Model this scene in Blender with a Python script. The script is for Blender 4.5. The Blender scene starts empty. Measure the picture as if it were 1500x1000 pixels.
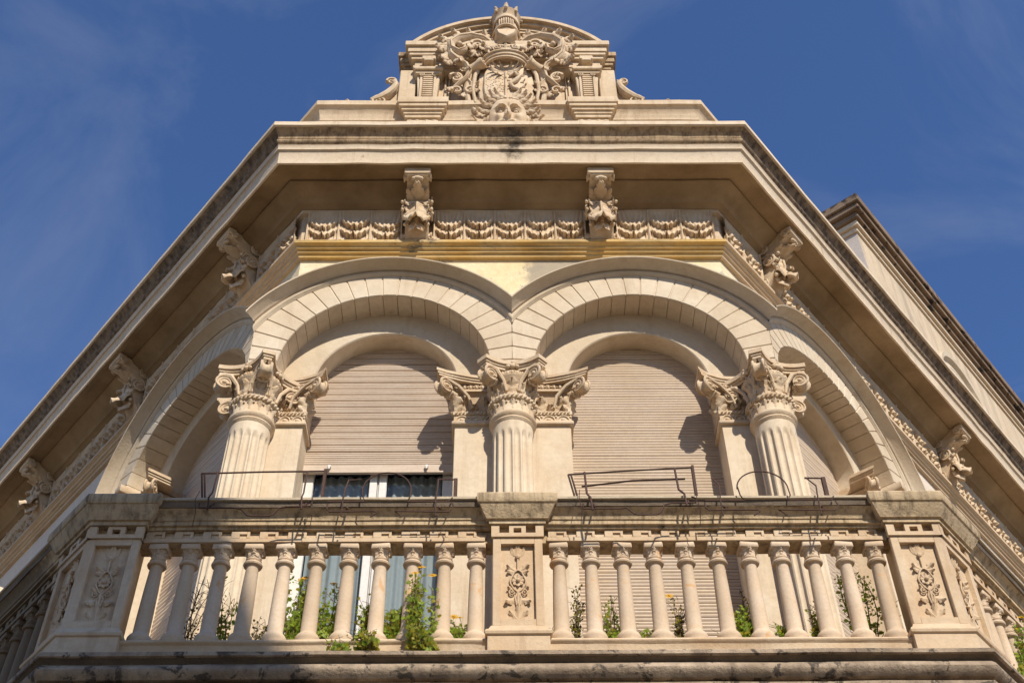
import bpy, bmesh, math, random
from math import sin, cos, pi, sqrt, radians, atan2, hypot
from mathutils import Matrix, Vector
random.seed(7)
sc = bpy.context.scene
COL = sc.collection

# ------------------------------------------------------------------ camera
F_PX = 1781.15                       # focal length in pixels of a 1500 px wide frame
PITCH, YAW, ROLL = radians(45.511), radians(0.635), radians(-0.611)
fwd = Vector((sin(YAW)*cos(PITCH), cos(YAW)*cos(PITCH), sin(PITCH)))
rt = Vector((cos(YAW), -sin(YAW), 0)); up = rt.cross(fwd)
rt, up = cos(ROLL)*rt+sin(ROLL)*up, -sin(ROLL)*rt+cos(ROLL)*up
cam = bpy.data.cameras.new('camera'); cam_o = bpy.data.objects.new('camera', cam); COL.objects.link(cam_o)
m = Matrix((rt, up, -fwd)).transposed().to_4x4(); m.translation = Vector((-0.0993, -9.3778, 1.6))
cam_o.matrix_world = m
cam.sensor_width = 36; cam.lens = F_PX/1500*36; cam.clip_end = 5000; cam.clip_start = .1
sc.camera = cam_o

# ------------------------------------------------------------------ light
SUN = Vector((.38, -1.0, .92)).normalized()          # towards the sun
el = math.asin(SUN.z); az = atan2(SUN.x, SUN.y)
w = bpy.data.worlds.new('World'); sc.world = w; w.use_nodes = True
nt = w.node_tree; nt.nodes.clear()
out = nt.nodes.new('ShaderNodeOutputWorld'); bg = nt.nodes.new('ShaderNodeBackground')
sky = nt.nodes.new('ShaderNodeTexSky'); sky.sky_type = 'NISHITA'; sky.sun_disc = False
sky.sun_elevation = el; sky.sun_rotation = az; sky.air_density = 1.0; sky.dust_density = .05; sky.ozone_density = 4.0
# thin cirrus: real cloud veils mixed into the sky by direction
tc = nt.nodes.new('ShaderNodeTexCoord'); mp = nt.nodes.new('ShaderNodeMapping')
mp.inputs['Scale'].default_value = (1.2, 1.7, 1.4); mp.inputs['Rotation'].default_value = (0.3, 0.2, 0.5)
mp.inputs['Location'].default_value = (2.25, .4, 1.0)
nz = nt.nodes.new('ShaderNodeTexNoise'); nz.inputs['Scale'].default_value = 2.0; nz.inputs['Detail'].default_value = 7
nz.inputs['Roughness'].default_value = .62; nz.inputs['Distortion'].default_value = 1.1
rp = nt.nodes.new('ShaderNodeValToRGB'); rp.color_ramp.elements[0].position = .50; rp.color_ramp.elements[1].position = .78
rp.color_ramp.elements[0].color = (0, 0, 0, 1); rp.color_ramp.elements[1].color = (.19, .19, .19, 1)
mx = nt.nodes.new('ShaderNodeMix'); mx.data_type = 'RGBA'; mx.inputs[7].default_value = (4.2, 4.6, 5.4, 1)
L = nt.links.new
L(tc.outputs['Generated'], mp.inputs['Vector']); L(mp.outputs[0], nz.inputs['Vector']); L(nz.outputs['Fac'], rp.inputs[0])
hs = nt.nodes.new('ShaderNodeHueSaturation'); hs.inputs['Saturation'].default_value = 1.13; hs.inputs['Hue'].default_value = .509; hs.inputs["Value"].default_value = 1.27
L(sky.outputs[0], hs.inputs['Color']); L(rp.outputs[0], mx.inputs[0]); L(hs.outputs[0], mx.inputs[6]); L(mx.outputs[2], bg.inputs['Color'])
bg.inputs['Strength'].default_value = .105; L(bg.outputs[0], out.inputs[0])
sl = bpy.data.lights.new('sun', 'SUN'); sl.energy = 5.0; sl.angle = radians(.53); sl.color = (1, .922, .79)
so = bpy.data.objects.new('sun', sl); COL.objects.link(so); so.rotation_euler = (-SUN).to_track_quat('-Z', 'Y').to_euler()
so.location = SUN*40
vs = sc.view_settings; vs.view_transform = 'Standard'; vs.look = 'None'; vs.exposure = 0.16; vs.gamma = 1; vs.use_curve_mapping = False

# ------------------------------------------------------------------ materials
def material(name, base, alt=None, amt=.5, scale=3.0, streak=None, streak_col=None, spot=None, spot_col=None,
             rough=.85, bump=.25, bscale=40, spec=.25, spot_scale=4.0, streak_scale=(9, 9, .7), stain=None, island=0, objrand=0, stain_col=(.07, .055, .04)):
    """procedural stone / plaster: broad tone change, optional rain streaks and patches with shapes of their own"""
    mt = bpy.data.materials.new(name); mt.use_nodes = True
    t = mt.node_tree; n = t.nodes; l = t.links.new; b = n['Principled BSDF']
    b.inputs['Roughness'].default_value = rough; b.inputs['Specular IOR Level'].default_value = spec
    g = n.new('ShaderNodeNewGeometry')
    def noise(sc_, det=5, ro=.6, vec=None, dist=0):
        q = n.new('ShaderNodeTexNoise'); q.inputs['Scale'].default_value = sc_; q.inputs['Detail'].default_value = det
        q.inputs['Roughness'].default_value = ro; q.inputs['Distortion'].default_value = dist
        l(vec or g.outputs['Position'], q.inputs['Vector']); return q.outputs['Fac']
    def ramp(f, a, c, inv=False):
        r = n.new('ShaderNodeMapRange'); r.inputs[1].default_value = a; r.inputs[2].default_value = c; r.clamp = True
        if inv: r.inputs[3].default_value = 1; r.inputs[4].default_value = 0
        l(f, r.inputs[0]); return r.outputs[0]
    def mixc(f, a, c):
        q = n.new('ShaderNodeMix'); q.data_type = 'RGBA'
        if hasattr(f, 'links'): l(f, q.inputs[0])
        else: q.inputs[0].default_value = f
        for i, v in ((6, a), (7, c)):
            if hasattr(v, 'links'): l(v, q.inputs[i])
            else: q.inputs[i].default_value = (*v, 1)
        return q.outputs[2]
    def mul(a, k):
        q = n.new('ShaderNodeMath'); q.operation = 'MULTIPLY'; l(a, q.inputs[0]); q.inputs[1].default_value = k; return q.outputs[0]
    c = mixc(mul(ramp(noise(scale), .35, .7), amt), base, alt or tuple(x*.78 for x in base))
    c = mixc(mul(ramp(noise(scale*9, 4, .7), .42, .75), .34), c, tuple(x*y for x, y in zip(base, (.62, .55, .46))))
    for amt_, src in ((island, g.outputs['Random Per Island']), (objrand, None)):
        if amt_:                                          # each block or baluster has its own tone
            if src is None: oi = n.new('ShaderNodeObjectInfo'); src = oi.outputs['Random']
            c = mixc(mul(src, amt_), c, tuple(x*y for x, y in zip(base, (.62, .56, .48))))
    if streak:
        mpn = n.new('ShaderNodeMapping'); mpn.inputs['Scale'].default_value = streak_scale; l(g.outputs['Position'], mpn.inputs['Vector'])
        f = ramp(noise(1.0, 6, .65, mpn.outputs[0]), .62-.3*streak, .80-.22*streak)
        c = mixc(mul(f, .85), c, streak_col)
    if spot:
        f = ramp(noise(spot_scale, 8, .68, dist=.4), .70-.25*spot, .73-.22*spot)
        c = mixc(f, c, spot_col)
    if stain:                                             # one black water stain of its own shape at a given place
        vm = n.new('ShaderNodeVectorMath'); vm.operation = 'SUBTRACT'; l(g.outputs['Position'], vm.inputs[0]); vm.inputs[1].default_value = stain[:3]
        v2 = n.new('ShaderNodeVectorMath'); v2.operation = 'MULTIPLY'; l(vm.outputs[0], v2.inputs[0]); v2.inputs[1].default_value = (1, .6, .8)
        ln = n.new('ShaderNodeVectorMath'); ln.operation = 'LENGTH'; l(v2.outputs[0], ln.inputs[0])
        ad = n.new('ShaderNodeMath'); ad.operation = 'MULTIPLY_ADD'; l(noise(7, 7, .7), ad.inputs[0]); ad.inputs[1].default_value = .55; l(ln.outputs['Value'], ad.inputs[2])
        c = mixc(mul(ramp(ad.outputs[0], stain[3], stain[3]+.14, True), .9), c, stain_col)
    l(c, b.inputs['Base Color'])
    if bump:
        bp = n.new('ShaderNodeBump'); bp.inputs['Strength'].default_value = bump; bp.inputs['Distance'].default_value = .02
        a = n.new('ShaderNodeMath'); a.operation = 'ADD'; l(noise(bscale, 6, .7), a.inputs[0]); l(noise(bscale*.16, 3, .5), a.inputs[1])
        l(a.outputs[0], bp.inputs['Height']); l(bp.outputs[0], b.inputs['Normal'])
    return mt
M_CREAM = material('cream_limestone', (.69, .595, .465), (.57, .45, .315), .85, 1.5, streak=.30, streak_col=(.47, .365, .25), bump=.25, streak_scale=(5, 5, .8), island=.34)
M_COLUMN = material('column_stone', (.69, .585, .445), (.57, .44, .30), .85, 1.9, streak=.34, streak_col=(.47, .35, .23), bump=.16)
M_CARVED = material('carved_stone', (.645, .52, .375), (.50, .345, .205), .85, 6.0, bump=.35, bscale=60)
M_SIDE = material('side_wall_plaster', (.68, .59, .49), (.64, .54, .43), .5, 1.5, bump=.12)
M_PARAPET = material('parapet_stone', (.64, .51, .36), (.50, .37, .235), .85, 1.8, streak=.45, streak_col=(.42, .31, .20), bump=.25)
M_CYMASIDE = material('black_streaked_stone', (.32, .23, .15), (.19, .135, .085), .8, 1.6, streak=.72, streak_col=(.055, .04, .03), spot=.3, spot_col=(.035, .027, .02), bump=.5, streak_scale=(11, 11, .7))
M_CORONA = material('corona_stone', (.68, .56, .42), (.60, .46, .31), .5, 1.6, spot=.16, spot_col=(.44, .33, .22), bump=.3, streak=.2, streak_col=(.45, .33, .21), stain=(.02, -.72, 13.80, .29))
M_CYMA = material('rain_streaked_stone', (.50, .37, .23), (.38, .26, .15), .6, 2.0, streak=.62, streak_col=(.15, .10, .06),
                  spot=.16, spot_col=(.06, .045, .03), bump=.4, streak_scale=(16, 16, .9), stain=(.02, -.82, 13.95, .33))
M_SOFFIT = material('stained_shade_toned_plaster', (.37, .26, .15), (.17, .11, .055), 1.0, 1.1, spot=.13, spot_col=(.42, .31, .20), spot_scale=1.2, bump=.2)
M_OCHRE = material('ochre_render', (.58, .37, .125), (.62, .50, .30), .8, 2.2, streak=.55, streak_col=(.27, .185, .085), spot=.5, spot_col=(.19, .15, .10), spot_scale=2.2, bump=.35,
                   streak_scale=(1.2, 1.2, 26))
M_TAN = material('tan_moulding_render', (.60, .47, .33), (.52, .38, .24), .7, 2.0, streak=.3, streak_col=(.36, .26, .17), bump=.3, streak_scale=(2, 2, 30))
M_PEEL = material('peeling_yellow_render', (.72, .57, .32), (.76, .66, .48), 1.0, 1.4, spot=.62, spot_col=(.42, .37, .29), spot_scale=1.7, bump=.4, stain=(.70, 0, 12.40, .72), stain_col=(.33, .28, .21))
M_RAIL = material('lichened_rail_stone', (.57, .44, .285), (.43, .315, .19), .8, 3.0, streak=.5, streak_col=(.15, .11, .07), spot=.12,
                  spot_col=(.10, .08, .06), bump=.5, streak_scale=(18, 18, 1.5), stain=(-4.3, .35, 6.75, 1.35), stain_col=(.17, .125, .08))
M_RAILTOP = material('bleached_rail_slab', (.55, .455, .33), (.40, .32, .22), .8, 3.0, spot=.18, spot_col=(.20, .16, .12), bump=.5)
M_BLACKEDGE = material('black_edge_stone', (.13, .10, .075), (.26, .20, .14), .8, 4, bump=.5)
M_CRUST = material('black_crusted_stone', (.50, .41, .31), (.36, .28, .20), .8, 2.5, streak=.55, streak_col=(.10, .08, .06), spot=.38,
                   spot_col=(.055, .045, .038), bump=.5, spot_scale=3.0, streak_scale=(5, 5, 3))
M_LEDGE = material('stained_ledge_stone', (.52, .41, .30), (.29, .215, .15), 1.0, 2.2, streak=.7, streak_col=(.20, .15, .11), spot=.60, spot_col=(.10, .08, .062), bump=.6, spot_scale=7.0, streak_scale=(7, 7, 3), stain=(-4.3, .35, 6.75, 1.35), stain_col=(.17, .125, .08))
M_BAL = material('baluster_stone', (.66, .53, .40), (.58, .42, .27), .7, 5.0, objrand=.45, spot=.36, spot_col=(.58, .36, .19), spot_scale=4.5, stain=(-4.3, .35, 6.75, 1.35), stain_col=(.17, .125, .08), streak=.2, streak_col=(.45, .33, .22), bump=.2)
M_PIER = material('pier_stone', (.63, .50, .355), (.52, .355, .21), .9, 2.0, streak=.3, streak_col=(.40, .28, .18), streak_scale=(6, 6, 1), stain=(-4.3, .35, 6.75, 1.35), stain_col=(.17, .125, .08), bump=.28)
M_SHUT = material('faded_shutter_slats', (.575, .465, .365), (.47, .37, .285), .7, 3.0, streak=.5, streak_col=(.62, .53, .45), rough=.6, bump=.05,
                  streak_scale=(2, 2, 60))
M_SHUTF = material('fine_shutter_slats', (.575, .465, .355), (.53, .405, .27), .8, 2.0, streak=.5, streak_col=(.47, .38, .33), rough=.6, bump=.05,
                   streak_scale=(2, 2, 60))
M_WHITE = material('white_window_paint', (.70, .68, .65), (.62, .59, .55), .4, 4, rough=.45, bump=.05)
M_CURT = material('pale_curtain', (.45, .475, .48), (.36, .38, .385), .6, 2, bump=.05, streak=.4, streak_col=(.36, .40, .43), streak_scale=(12, 12, .2))
M_DARK = material('dark_room', (.05, .045, .04), bump=0)
M_IRON = material('rusted_iron', (.085, .04, .028), (.045, .024, .02), .8, 20, rough=.75, bump=.3, bscale=120, spec=.35)
M_STRING = material('pale_twine', (.5, .45, .36), bump=0)
M_LEAF = material('weed_leaf', (.25, .37, .06), (.42, .46, .10), .8, 9, rough=.55, bump=0, spec=.3)
M_LEAF2 = material('yellowing_leaf', (.36, .30, .04), (.20, .24, .04), .8, 12, rough=.55, bump=0)
M_DRY = material('dry_leaf', (.10, .10, .035), (.16, .11, .05), .8, 14, rough=.7, bump=0)
M_STEM = material('brown_stem', (.16, .10, .06), (.20, .17, .08), .7, 12, rough=.7, bump=0)
M_PETAL = material('yellow_petal', (.80, .46, .02), (.70, .36, .02), .6, 30, rough=.5, bump=0)
M_STREET = material('street_paving', (.24, .185, .125), (.18, .14, .095), .7, .6, bump=.2, bscale=8)
M_NWALL = material('neighbour_render', (.62, .50, .36), (.52, .40, .27), .6, .8, streak=.6, streak_col=(.36, .29, .21), bump=.25, streak_scale=(3, 3, .35))
M_NEND = material('neighbour_end_render', (.55, .48, .43), (.48, .41, .36), .6, .8, bump=.2)
M_NCRUST = material('neighbour_black_cornice', (.26, .18, .12), (.13, .09, .06), .9, 1.2, spot=.6, spot_col=(.045, .034, .026), bump=.3, spot_scale=2.2)
def translucent_leaf(mt, col):
    t = mt.node_tree; n = t.nodes; l = t.links.new; o = n['Material Output']; b = n['Principled BSDF']
    tr = n.new('ShaderNodeBsdfTranslucent'); tr.inputs[0].default_value = (*col, 1); mx_ = n.new('ShaderNodeMixShader'); mx_.inputs[0].default_value = .4
    l(b.outputs[0], mx_.inputs[1]); l(tr.outputs[0], mx_.inputs[2]); l(mx_.outputs[0], o.inputs['Surface'])
translucent_leaf(M_LEAF, (.42, .58, .06)); translucent_leaf(M_LEAF2, (.6, .52, .06)); translucent_leaf(M_PETAL, (.8, .5, .03))
def glass():
    mt = bpy.data.materials.new('window_glass'); mt.use_nodes = True; t = mt.node_tree; n = t.nodes; l = t.links.new
    n.remove(n['Principled BSDF']); o = n['Material Output']
    tr = n.new('ShaderNodeBsdfTransparent'); tr.inputs[0].default_value = (.75, .8, .82, 1)
    gl = n.new('ShaderNodeBsdfGlossy'); gl.inputs['Roughness'].default_value = .06
    fr = n.new('ShaderNodeLayerWeight'); fr.inputs[0].default_value = .5; mxs = n.new('ShaderNodeMixShader')
    pw = n.new('ShaderNodeMath'); pw.operation = 'POWER'; l(fr.outputs['Facing'], pw.inputs[0]); pw.inputs[1].default_value = 4
    mr = n.new('ShaderNodeMapRange'); mr.inputs[3].default_value = .05; mr.inputs[4].default_value = .8; l(pw.outputs[0], mr.inputs[0])
    l(mr.outputs[0], mxs.inputs[0]); l(tr.outputs[0], mxs.inputs[1]); l(gl.outputs[0], mxs.inputs[2]); l(mxs.outputs[0], o.inputs[0]); return mt
M_GLASS = glass()

# ------------------------------------------------------------------ mesh builder
class MB:
    def __init__(s): s.v = []; s.f = []; s.M = Matrix.Identity(4)
    def at(s, M): s.M = M; return s
    def add(s, vs, fs):
        o = len(s.v); M = s.M
        s.v += [M @ Vector(p) for p in vs]; s.f += [tuple(o+i for i in q) for q in fs]
    def box(s, x0, x1, y0, y1, z0, z1, c=0):
        if c:
            a = [(x0, y0), (x1, y0), (x1, y1), (x0, y1)]
            s.prism([(x0+c, y0), (x1-c, y0), (x1, y0+c), (x1, y1-c), (x1-c, y1), (x0+c, y1), (x0, y1-c), (x0, y0+c)], z0, z1, c); return
        v = [(x, y, z) for z in (z0, z1) for (x, y) in ((x0, y0), (x1, y0), (x1, y1), (x0, y1))]
        s.add(v, [(3, 2, 1, 0), (4, 5, 6, 7), (0, 1, 5, 4), (1, 2, 6, 5), (2, 3, 7, 6), (3, 0, 4, 7)])
    def prism(s, poly, z0, z1, c=0):
        """plan polygon (x,y) extruded in z"""
        n = len(poly); cx = sum(p[0] for p in poly)/n; cy = sum(p[1] for p in poly)/n
        def ring(z, k=0):
            r = []
            for x, y in poly:
                d = hypot(x-cx, y-cy) or 1; r.append((x-(x-cx)/d*k, y-(y-cy)/d*k, z))
            return r
        rings = [ring(z0, c), ring(z0+c), ring(z1-c), ring(z1, c)] if c else [ring(z0), ring(z1)]
        v = sum(rings, []); f = []
        for k in range(len(rings)-1):
            for i in range(n): j = (i+1) % n; f.append((k*n+i, k*n+j, (k+1)*n+j, (k+1)*n+i))
        f += [tuple(range(n))[::-1], tuple(range((len(rings)-1)*n, len(rings)*n))]
        s.add(v, f)
    def extr(s, poly, x0, x1):
        """side profile (y,z) extruded along x"""
        n = len(poly); v = [(x, y, z) for x in (x0, x1) for (y, z) in poly]
        s.add(v, [(i, (i+1) % n, n+(i+1) % n, n+i) for i in range(n)]+[tuple(range(n)), tuple(range(n, 2*n))[::-1]])
    def facade(s, poly, y0, y1, c=0.0):
        """elevation polygon (x,z) extruded in y, optional bevel of the front (y1 = front, smaller)"""
        n = len(poly); cx = sum(p[0] for p in poly)/n; cz = sum(p[1] for p in poly)/n
        def sh(k):
            r = []
            for i in range(n):
                p = Vector(poly[i-1]); q = Vector(poly[i]); t = Vector(poly[(i+1) % n])
                a = (q-p); b = (t-q)
                if a.length < 1e-6 or b.length < 1e-6: r.append(tuple(q)); continue
                a.normalize(); b.normalize(); n1 = Vector((-a.y, a.x)); n2 = Vector((-b.y, b.x)); h = n1+n2
                if h.length < 1e-3: r.append(tuple(q)); continue
                h.normalize(); d = max(.4, h.dot(n1)); e = q+h*(k/d)
                if (e-Vector((cx, cz))).length > (q-Vector((cx, cz))).length: e = q-h*(k/d)
                r.append(tuple(e))
            return r
        rings = [[(x, y0, z) for x, z in poly]]
        if c: rings += [[(x, y1+c, z) for x, z in poly], [(x, y1, z) for x, z in sh(c)]]
        else: rings += [[(x, y1, z) for x, z in poly]]
        v = sum(rings, []); f = []
        for k in range(len(rings)-1):
            for i in range(n): j = (i+1) % n; f.append((k*n+i, k*n+j, (k+1)*n+j, (k+1)*n+i))
        f += [tuple(range(n)), tuple(range((len(rings)-1)*n, len(rings)*n))[::-1]]
        s.add(v, f)
    def grid(s, fn, nu, nv, cu=False, cv=False, caps=False):
        v = [fn(i/(nu if cu else nu-1), j/(nv if cv else nv-1)) for i in range(nu) for j in range(nv)]
        f = []
        for i in range(nu if cu else nu-1):
            for j in range(nv if cv else nv-1):
                a, b = i, (i+1) % nu; c, d = j, (j+1) % nv
                f.append((a*nv+c, b*nv+c, b*nv+d, a*nv+d))
        if caps and cv: f += [tuple(range(nv))[::-1], tuple((nu-1)*nv+k for k in range(nv))]
        s.add(v, f)
    def lathe(s, prof, seg=24, a0=0, a1=2*pi, mod=None):
        full = abs(a1-a0-2*pi) < 1e-6; n = len(prof)
        def fn(u, v):
            a = a0+(a1-a0)*u; r, z = prof[min(n-1, int(round(v*(n-1))))]
            return (r*cos(a), r*sin(a), z)
        s.grid(fn, seg if full else seg+1, n, cu=full)
    def ball(s, c, r, nu=10, nv=7):
        rx, ry, rz = r if hasattr(r, '__len__') else (r, r, r)
        def fn(u, v):
            a = 2*pi*u; b = pi*(v-.5)*.999
            return (c[0]+rx*cos(a)*cos(b), c[1]+ry*sin(a)*cos(b), c[2]+rz*sin(b))
        s.grid(fn, nu, nv, cu=True)
    def tube(s, pts, r, seg=8, flat=None):
        pts = [Vector(p) for p in pts]; n = len(pts)
        rr = r if hasattr(r, '__len__') else [r]*n
        v = []; ref = None
        for i, p in enumerate(pts):
            t = (pts[min(n-1, i+1)]-pts[max(0, i-1)])
            if t.length < 1e-9: t = Vector((0, 0, 1))
            t.normalize()
            if ref is None:
                ref = Vector((0, 1, 0)) if abs(t.y) < .9 else Vector((1, 0, 0))
            a = t.cross(ref)
            if a.length < 1e-4: a = t.cross(Vector((1, .3, .2)))
            a.normalize(); b = a.cross(t); ref = b
            for k in range(seg):
                th = 2*pi*k/seg; v.append(p+a*(cos(th)*rr[i])+b*(sin(th)*rr[i]*(flat or 1)))
        f = []
        for i in range(n-1):
            for k in range(seg): j = (k+1) % seg; f.append((i*seg+k, i*seg+j, (i+1)*seg+j, (i+1)*seg+k))
        f += [tuple(range(seg))[::-1], tuple((n-1)*seg+k for k in range(seg))]
        s.add(v, f)
    def leaf(s, L, w, a0=0.0, curl=1.5, lobes=3, M=None, ns=15, nt_=9, th=None, cup=.25):
        """acanthus leaf: grows up +z from the origin, face towards -y, bending forward by a0..a0+curl"""
        th = th or w*.16; keep = s.M
        if M is not None: s.M = s.M @ M
        cl = [(0, 0)]; ang = []
        for i in range(ns):
            q = i/(ns-1); a = a0+curl*q*q; ang.append(a)
            if i: cl.append((cl[-1][0]-sin(a)*L/(ns-1), cl[-1][1]+cos(a)*L/(ns-1)))
        def pt(i, j, back):
            q = i/(ns-1); t = -1+2*j/(nt_-1)
            e = (.55+.45*sin(pi*min(1, q*1.15)))*(1 if q < .72 else max(.12, sqrt(max(0, 1-((q-.72)/.30)**2))))
            saw = (q*lobes) % 1.0
            hw = w*e*(1-.34*(abs(t) > .6)*(saw < .28)*(q < .9))
            x = t*hw
            y, z = cl[i]; a = ang[i]
            h = w*(.10*max(0, 1-abs(t)*4)-cup*t*t+.07*cos(2*pi*(lobes*q-.7*abs(t)))*(abs(t) > .15))
            h -= th if back else 0
            return (x, y-cos(a)*h, z-sin(a)*h)
        n = ns*nt_
        v = [pt(i, j, 0) for i in range(ns) for j in range(nt_)]+[pt(i, j, 1) for i in range(ns) for j in range(nt_)]
        f = []
        for i in range(ns-1):
            for j in range(nt_-1):
                q = (i*nt_+j, (i+1)*nt_+j, (i+1)*nt_+j+1, i*nt_+j+1); f.append(q); f.append(tuple(n+k for k in q[::-1]))
        for i in range(ns-1):
            for j in (0, nt_-1): f.append((i*nt_+j, (i+1)*nt_+j, n+(i+1)*nt_+j, n+i*nt_+j))
        for i in (0, ns-1):
            for j in range(nt_-1): f.append((i*nt_+j, i*nt_+j+1, n+i*nt_+j+1, n+i*nt_+j))
        s.add(v, f); s.M = keep
    def spiral(s, r0, turns=2.0, tube=.02, M=None, sgn=1, start=0, width=1.0, n=40):
        """flat spiral in the local x-z plane round the origin"""
        keep = s.M
        if M is not None: s.M = s.M @ M
        pts = []; rr = []
        for i in range(n):
            q = i/(n-1); a = start+sgn*turns*2*pi*q; r = r0*(1-q)**.8+.004
            pts.append((r*cos(a), 0, r*sin(a))); rr.append(tube*(1-.65*q))
        s.tube(pts, rr, 6, width); s.ball((0, 0, 0), (r0*.28, r0*.28*width, r0*.28)); s.M = keep
    def volute(s, r, width, M=None, sgn=1, turns=2.1):
        """scroll: a drum with spiral ridges at both cheeks; axis = local y, the band leaves at the top"""
        keep = s.M
        if M is not None: s.M = s.M @ M
        base = s.M
        pr = [(.01, -width*.5), (r*.80, -width*.5), (r*.86, -width*.42), (r*.70, -width*.14), (r*.70, width*.14), (r*.86, width*.42), (r*.80, width*.5), (.01, width*.5)]
        s.M = base @ Matrix.Rotation(-pi/2, 4, 'X'); s.lathe(pr, 18)
        for e in (-1, 1):
            s.M = base @ Matrix.Translation((0, e*width*.5, 0)); s.spiral(r*.92, turns, r*.17, sgn=sgn, start=pi/2, n=36)
        s.M = keep
    def clip(s, co, no):
        bm = bmesh.new(); vv = [bm.verts.new(p) for p in s.v]
        for q in s.f:
            try: bm.faces.new([vv[i] for i in q])
            except ValueError: pass
        bmesh.ops.bisect_plane(bm, geom=bm.verts[:]+bm.edges[:]+bm.faces[:], plane_co=co, plane_no=no, clear_outer=True, clear_inner=False)
        bm.verts.index_update(); s.v = [v.co.copy() for v in bm.verts]; s.f = [tuple(v.index for v in q.verts) for q in bm.faces]; bm.free()
    def build(s, name, mat, parent=None, smooth=35, M=None, recalc=True):
        me = bpy.data.meshes.new(name); me.from_pydata([tuple(p) for p in s.v], [], s.f)
        if recalc:
            bm = bmesh.new(); bm.from_mesh(me); bmesh.ops.recalc_face_normals(bm, faces=bm.faces[:]); bm.to_mesh(me); bm.free()
        me.materials.append(mat)
        if smooth:
            me.polygons.foreach_set('use_smooth', [True]*len(me.polygons)); me.set_sharp_from_angle(angle=radians(smooth))
        return link(bpy.data.objects.new(name, me), parent, M)
WM = {}
def link(o, parent=None, M=None):
    COL.objects.link(o); Wd = M or Matrix.Identity(4); WM[o.name] = Wd
    if parent is not None:
        o.parent = parent; o.matrix_basis = WM[parent.name].inverted() @ Wd
    else: o.matrix_basis = Wd
    return o
def empty(name, loc=(0, 0, 0), M=None):
    o = bpy.data.objects.new(name, None); o.empty_display_size = .3
    return link(o, None, M or Matrix.Translation(loc))
def tag(o, label=None, cat=None, group=None, kind=None):
    for k, v in (('label', label), ('category', cat), ('group', group), ('kind', kind)):
        if v: o[k] = v
    return o
def dup(o, parent, M):
    """a copy of a part with its sub-parts, placed by world matrix"""
    c = o.copy(); old = WM[o.name]
    for k in ('label', 'group', 'category'):
        if parent is not None and k in c: del c[k]
    link(c, parent, M)
    for ch in list(o.children):
        d = ch.copy(); link(d, c, M @ old.inverted() @ WM[ch.name])
    return c
T = Matrix.Translation
def RX(a): return Matrix.Rotation(a, 4, 'X')
def RY(a): return Matrix.Rotation(a, 4, 'Y')
def RZ(a): return Matrix.Rotation(a, 4, 'Z')

# ------------------------------------------------------------------ plan of the corner
W = 2.473; A = radians(40); MIT = (1-sin(A))/cos(A)     # half width of the chamfer front, angle of the side fronts, mitre offset
ZB = 6.17                                               # balcony floor
FR = Matrix.Identity(4)                                 # front: x along, -y outwards
RT_ = T((W, 0, 0)) @ RZ(radians(50)); LT_ = T((-W, 0, 0)) @ RZ(radians(-50))   # on the left x = -u
UR, UL = 9.6, 16.0
OX0, OX1, OH = -25.0, -10.6, 19.75
def pathpts(p, z, ul=UL, ur=UR):
    return [LT_ @ Vector((-ul, -p, z)), Vector((-(W+MIT*p), -p, z)), Vector((W+MIT*p, -p, z)), RT_ @ Vector((ur, -p, z))]
def sweep(prof, name, mat, parent, ul=UL, ur=UR, smooth=35, jit=.0022):
    """profile (projection, height) swept round the three fronts with mitred corners"""
    b = MB(); n = len(prof); v = []; rnd = random.Random(len(name)*31+n)
    st = [0.0]                                            # stations along the three runs, slightly uneven like old stucco
    for k, ln in enumerate((ul, 2*W, ur)):
        m_ = max(1, int(ln/.28)) if jit else 1; st += [k+(i+1)/m_ for i in range(m_)]
    js = [(0 if q == int(q) else rnd.gauss(0, jit), 0 if q == int(q) else rnd.gauss(0, jit)) for q in st]
    for p, z in prof:
        P4 = pathpts(p, z, ul, ur)
        for q, (jp, jz) in zip(st, js):
            k = min(2, int(q)); w_ = P4[k].lerp(P4[k+1], q-k)
            if p > 0.01:
                d_ = (P4[k+1]-P4[k]).normalized(); w_ = w_+Vector((d_.y, -d_.x, 0))*(jp+rnd.gauss(0, jit*.35))+Vector((0, 0, jz+rnd.gauss(0, jit*.35)))
            v.append(w_)
    m_ = len(st); f = []
    for i in range(n):
        j = (i+1) % n
        for k in range(m_-1): f.append((i*m_+k, i*m_+k+1, j*m_+k+1, j*m_+k))
    f += [tuple(i*m_ for i in range(n)), tuple(i*m_+m_-1 for i in range(n))[::-1]]
    b.add(v, f); return b.build(name, mat, parent, smooth)

palazzo = empty('corner_palazzo')
tag(palazzo, 'cream stone corner palazzo with twin arched windows, carved pediment and balcony', 'building')

# ------------------------------------------------------------------ walls, mouldings, cornice
sweep([(0, 0), (0, 5.55), (-.3, 5.55), (-.3, 0)], 'lower_wall', M_SIDE, palazzo)
sweep([(0, 11.15), (0, 12.514), (-.3, 12.514), (-.3, 11.15)], 'frieze_wall', M_PEEL, palazzo, .35, .35)
for T_, s_, ue in ((RT_, 1, UR), (LT_, -1, UL)):
    b = MB().at(T_)
    x0, x1 = 2.75*s_, ue*s_
    b.box(min(x0, x1), max(x0, x1), 0, .3, 5.56, 11.14)
    x0 = .352*s_; b.box(min(x0, x1), max(x0, x1), 0, .3, 11.14, 12.514)
    b.build('side_wall', M_SIDE, palazzo, 0)
GUTTER_ = [(.56, 13.822), (.735, 13.822)]+[(.735+.035*sin(pi*k/6), 13.825+.085*k/6) for k in range(7)]
GUTTER_ += [(.745, 13.915)]+[(.75+.085*(k/8)**1.7, 13.92+.115*k/8) for k in range(9)]+[(.56, 14.035)]
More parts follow.
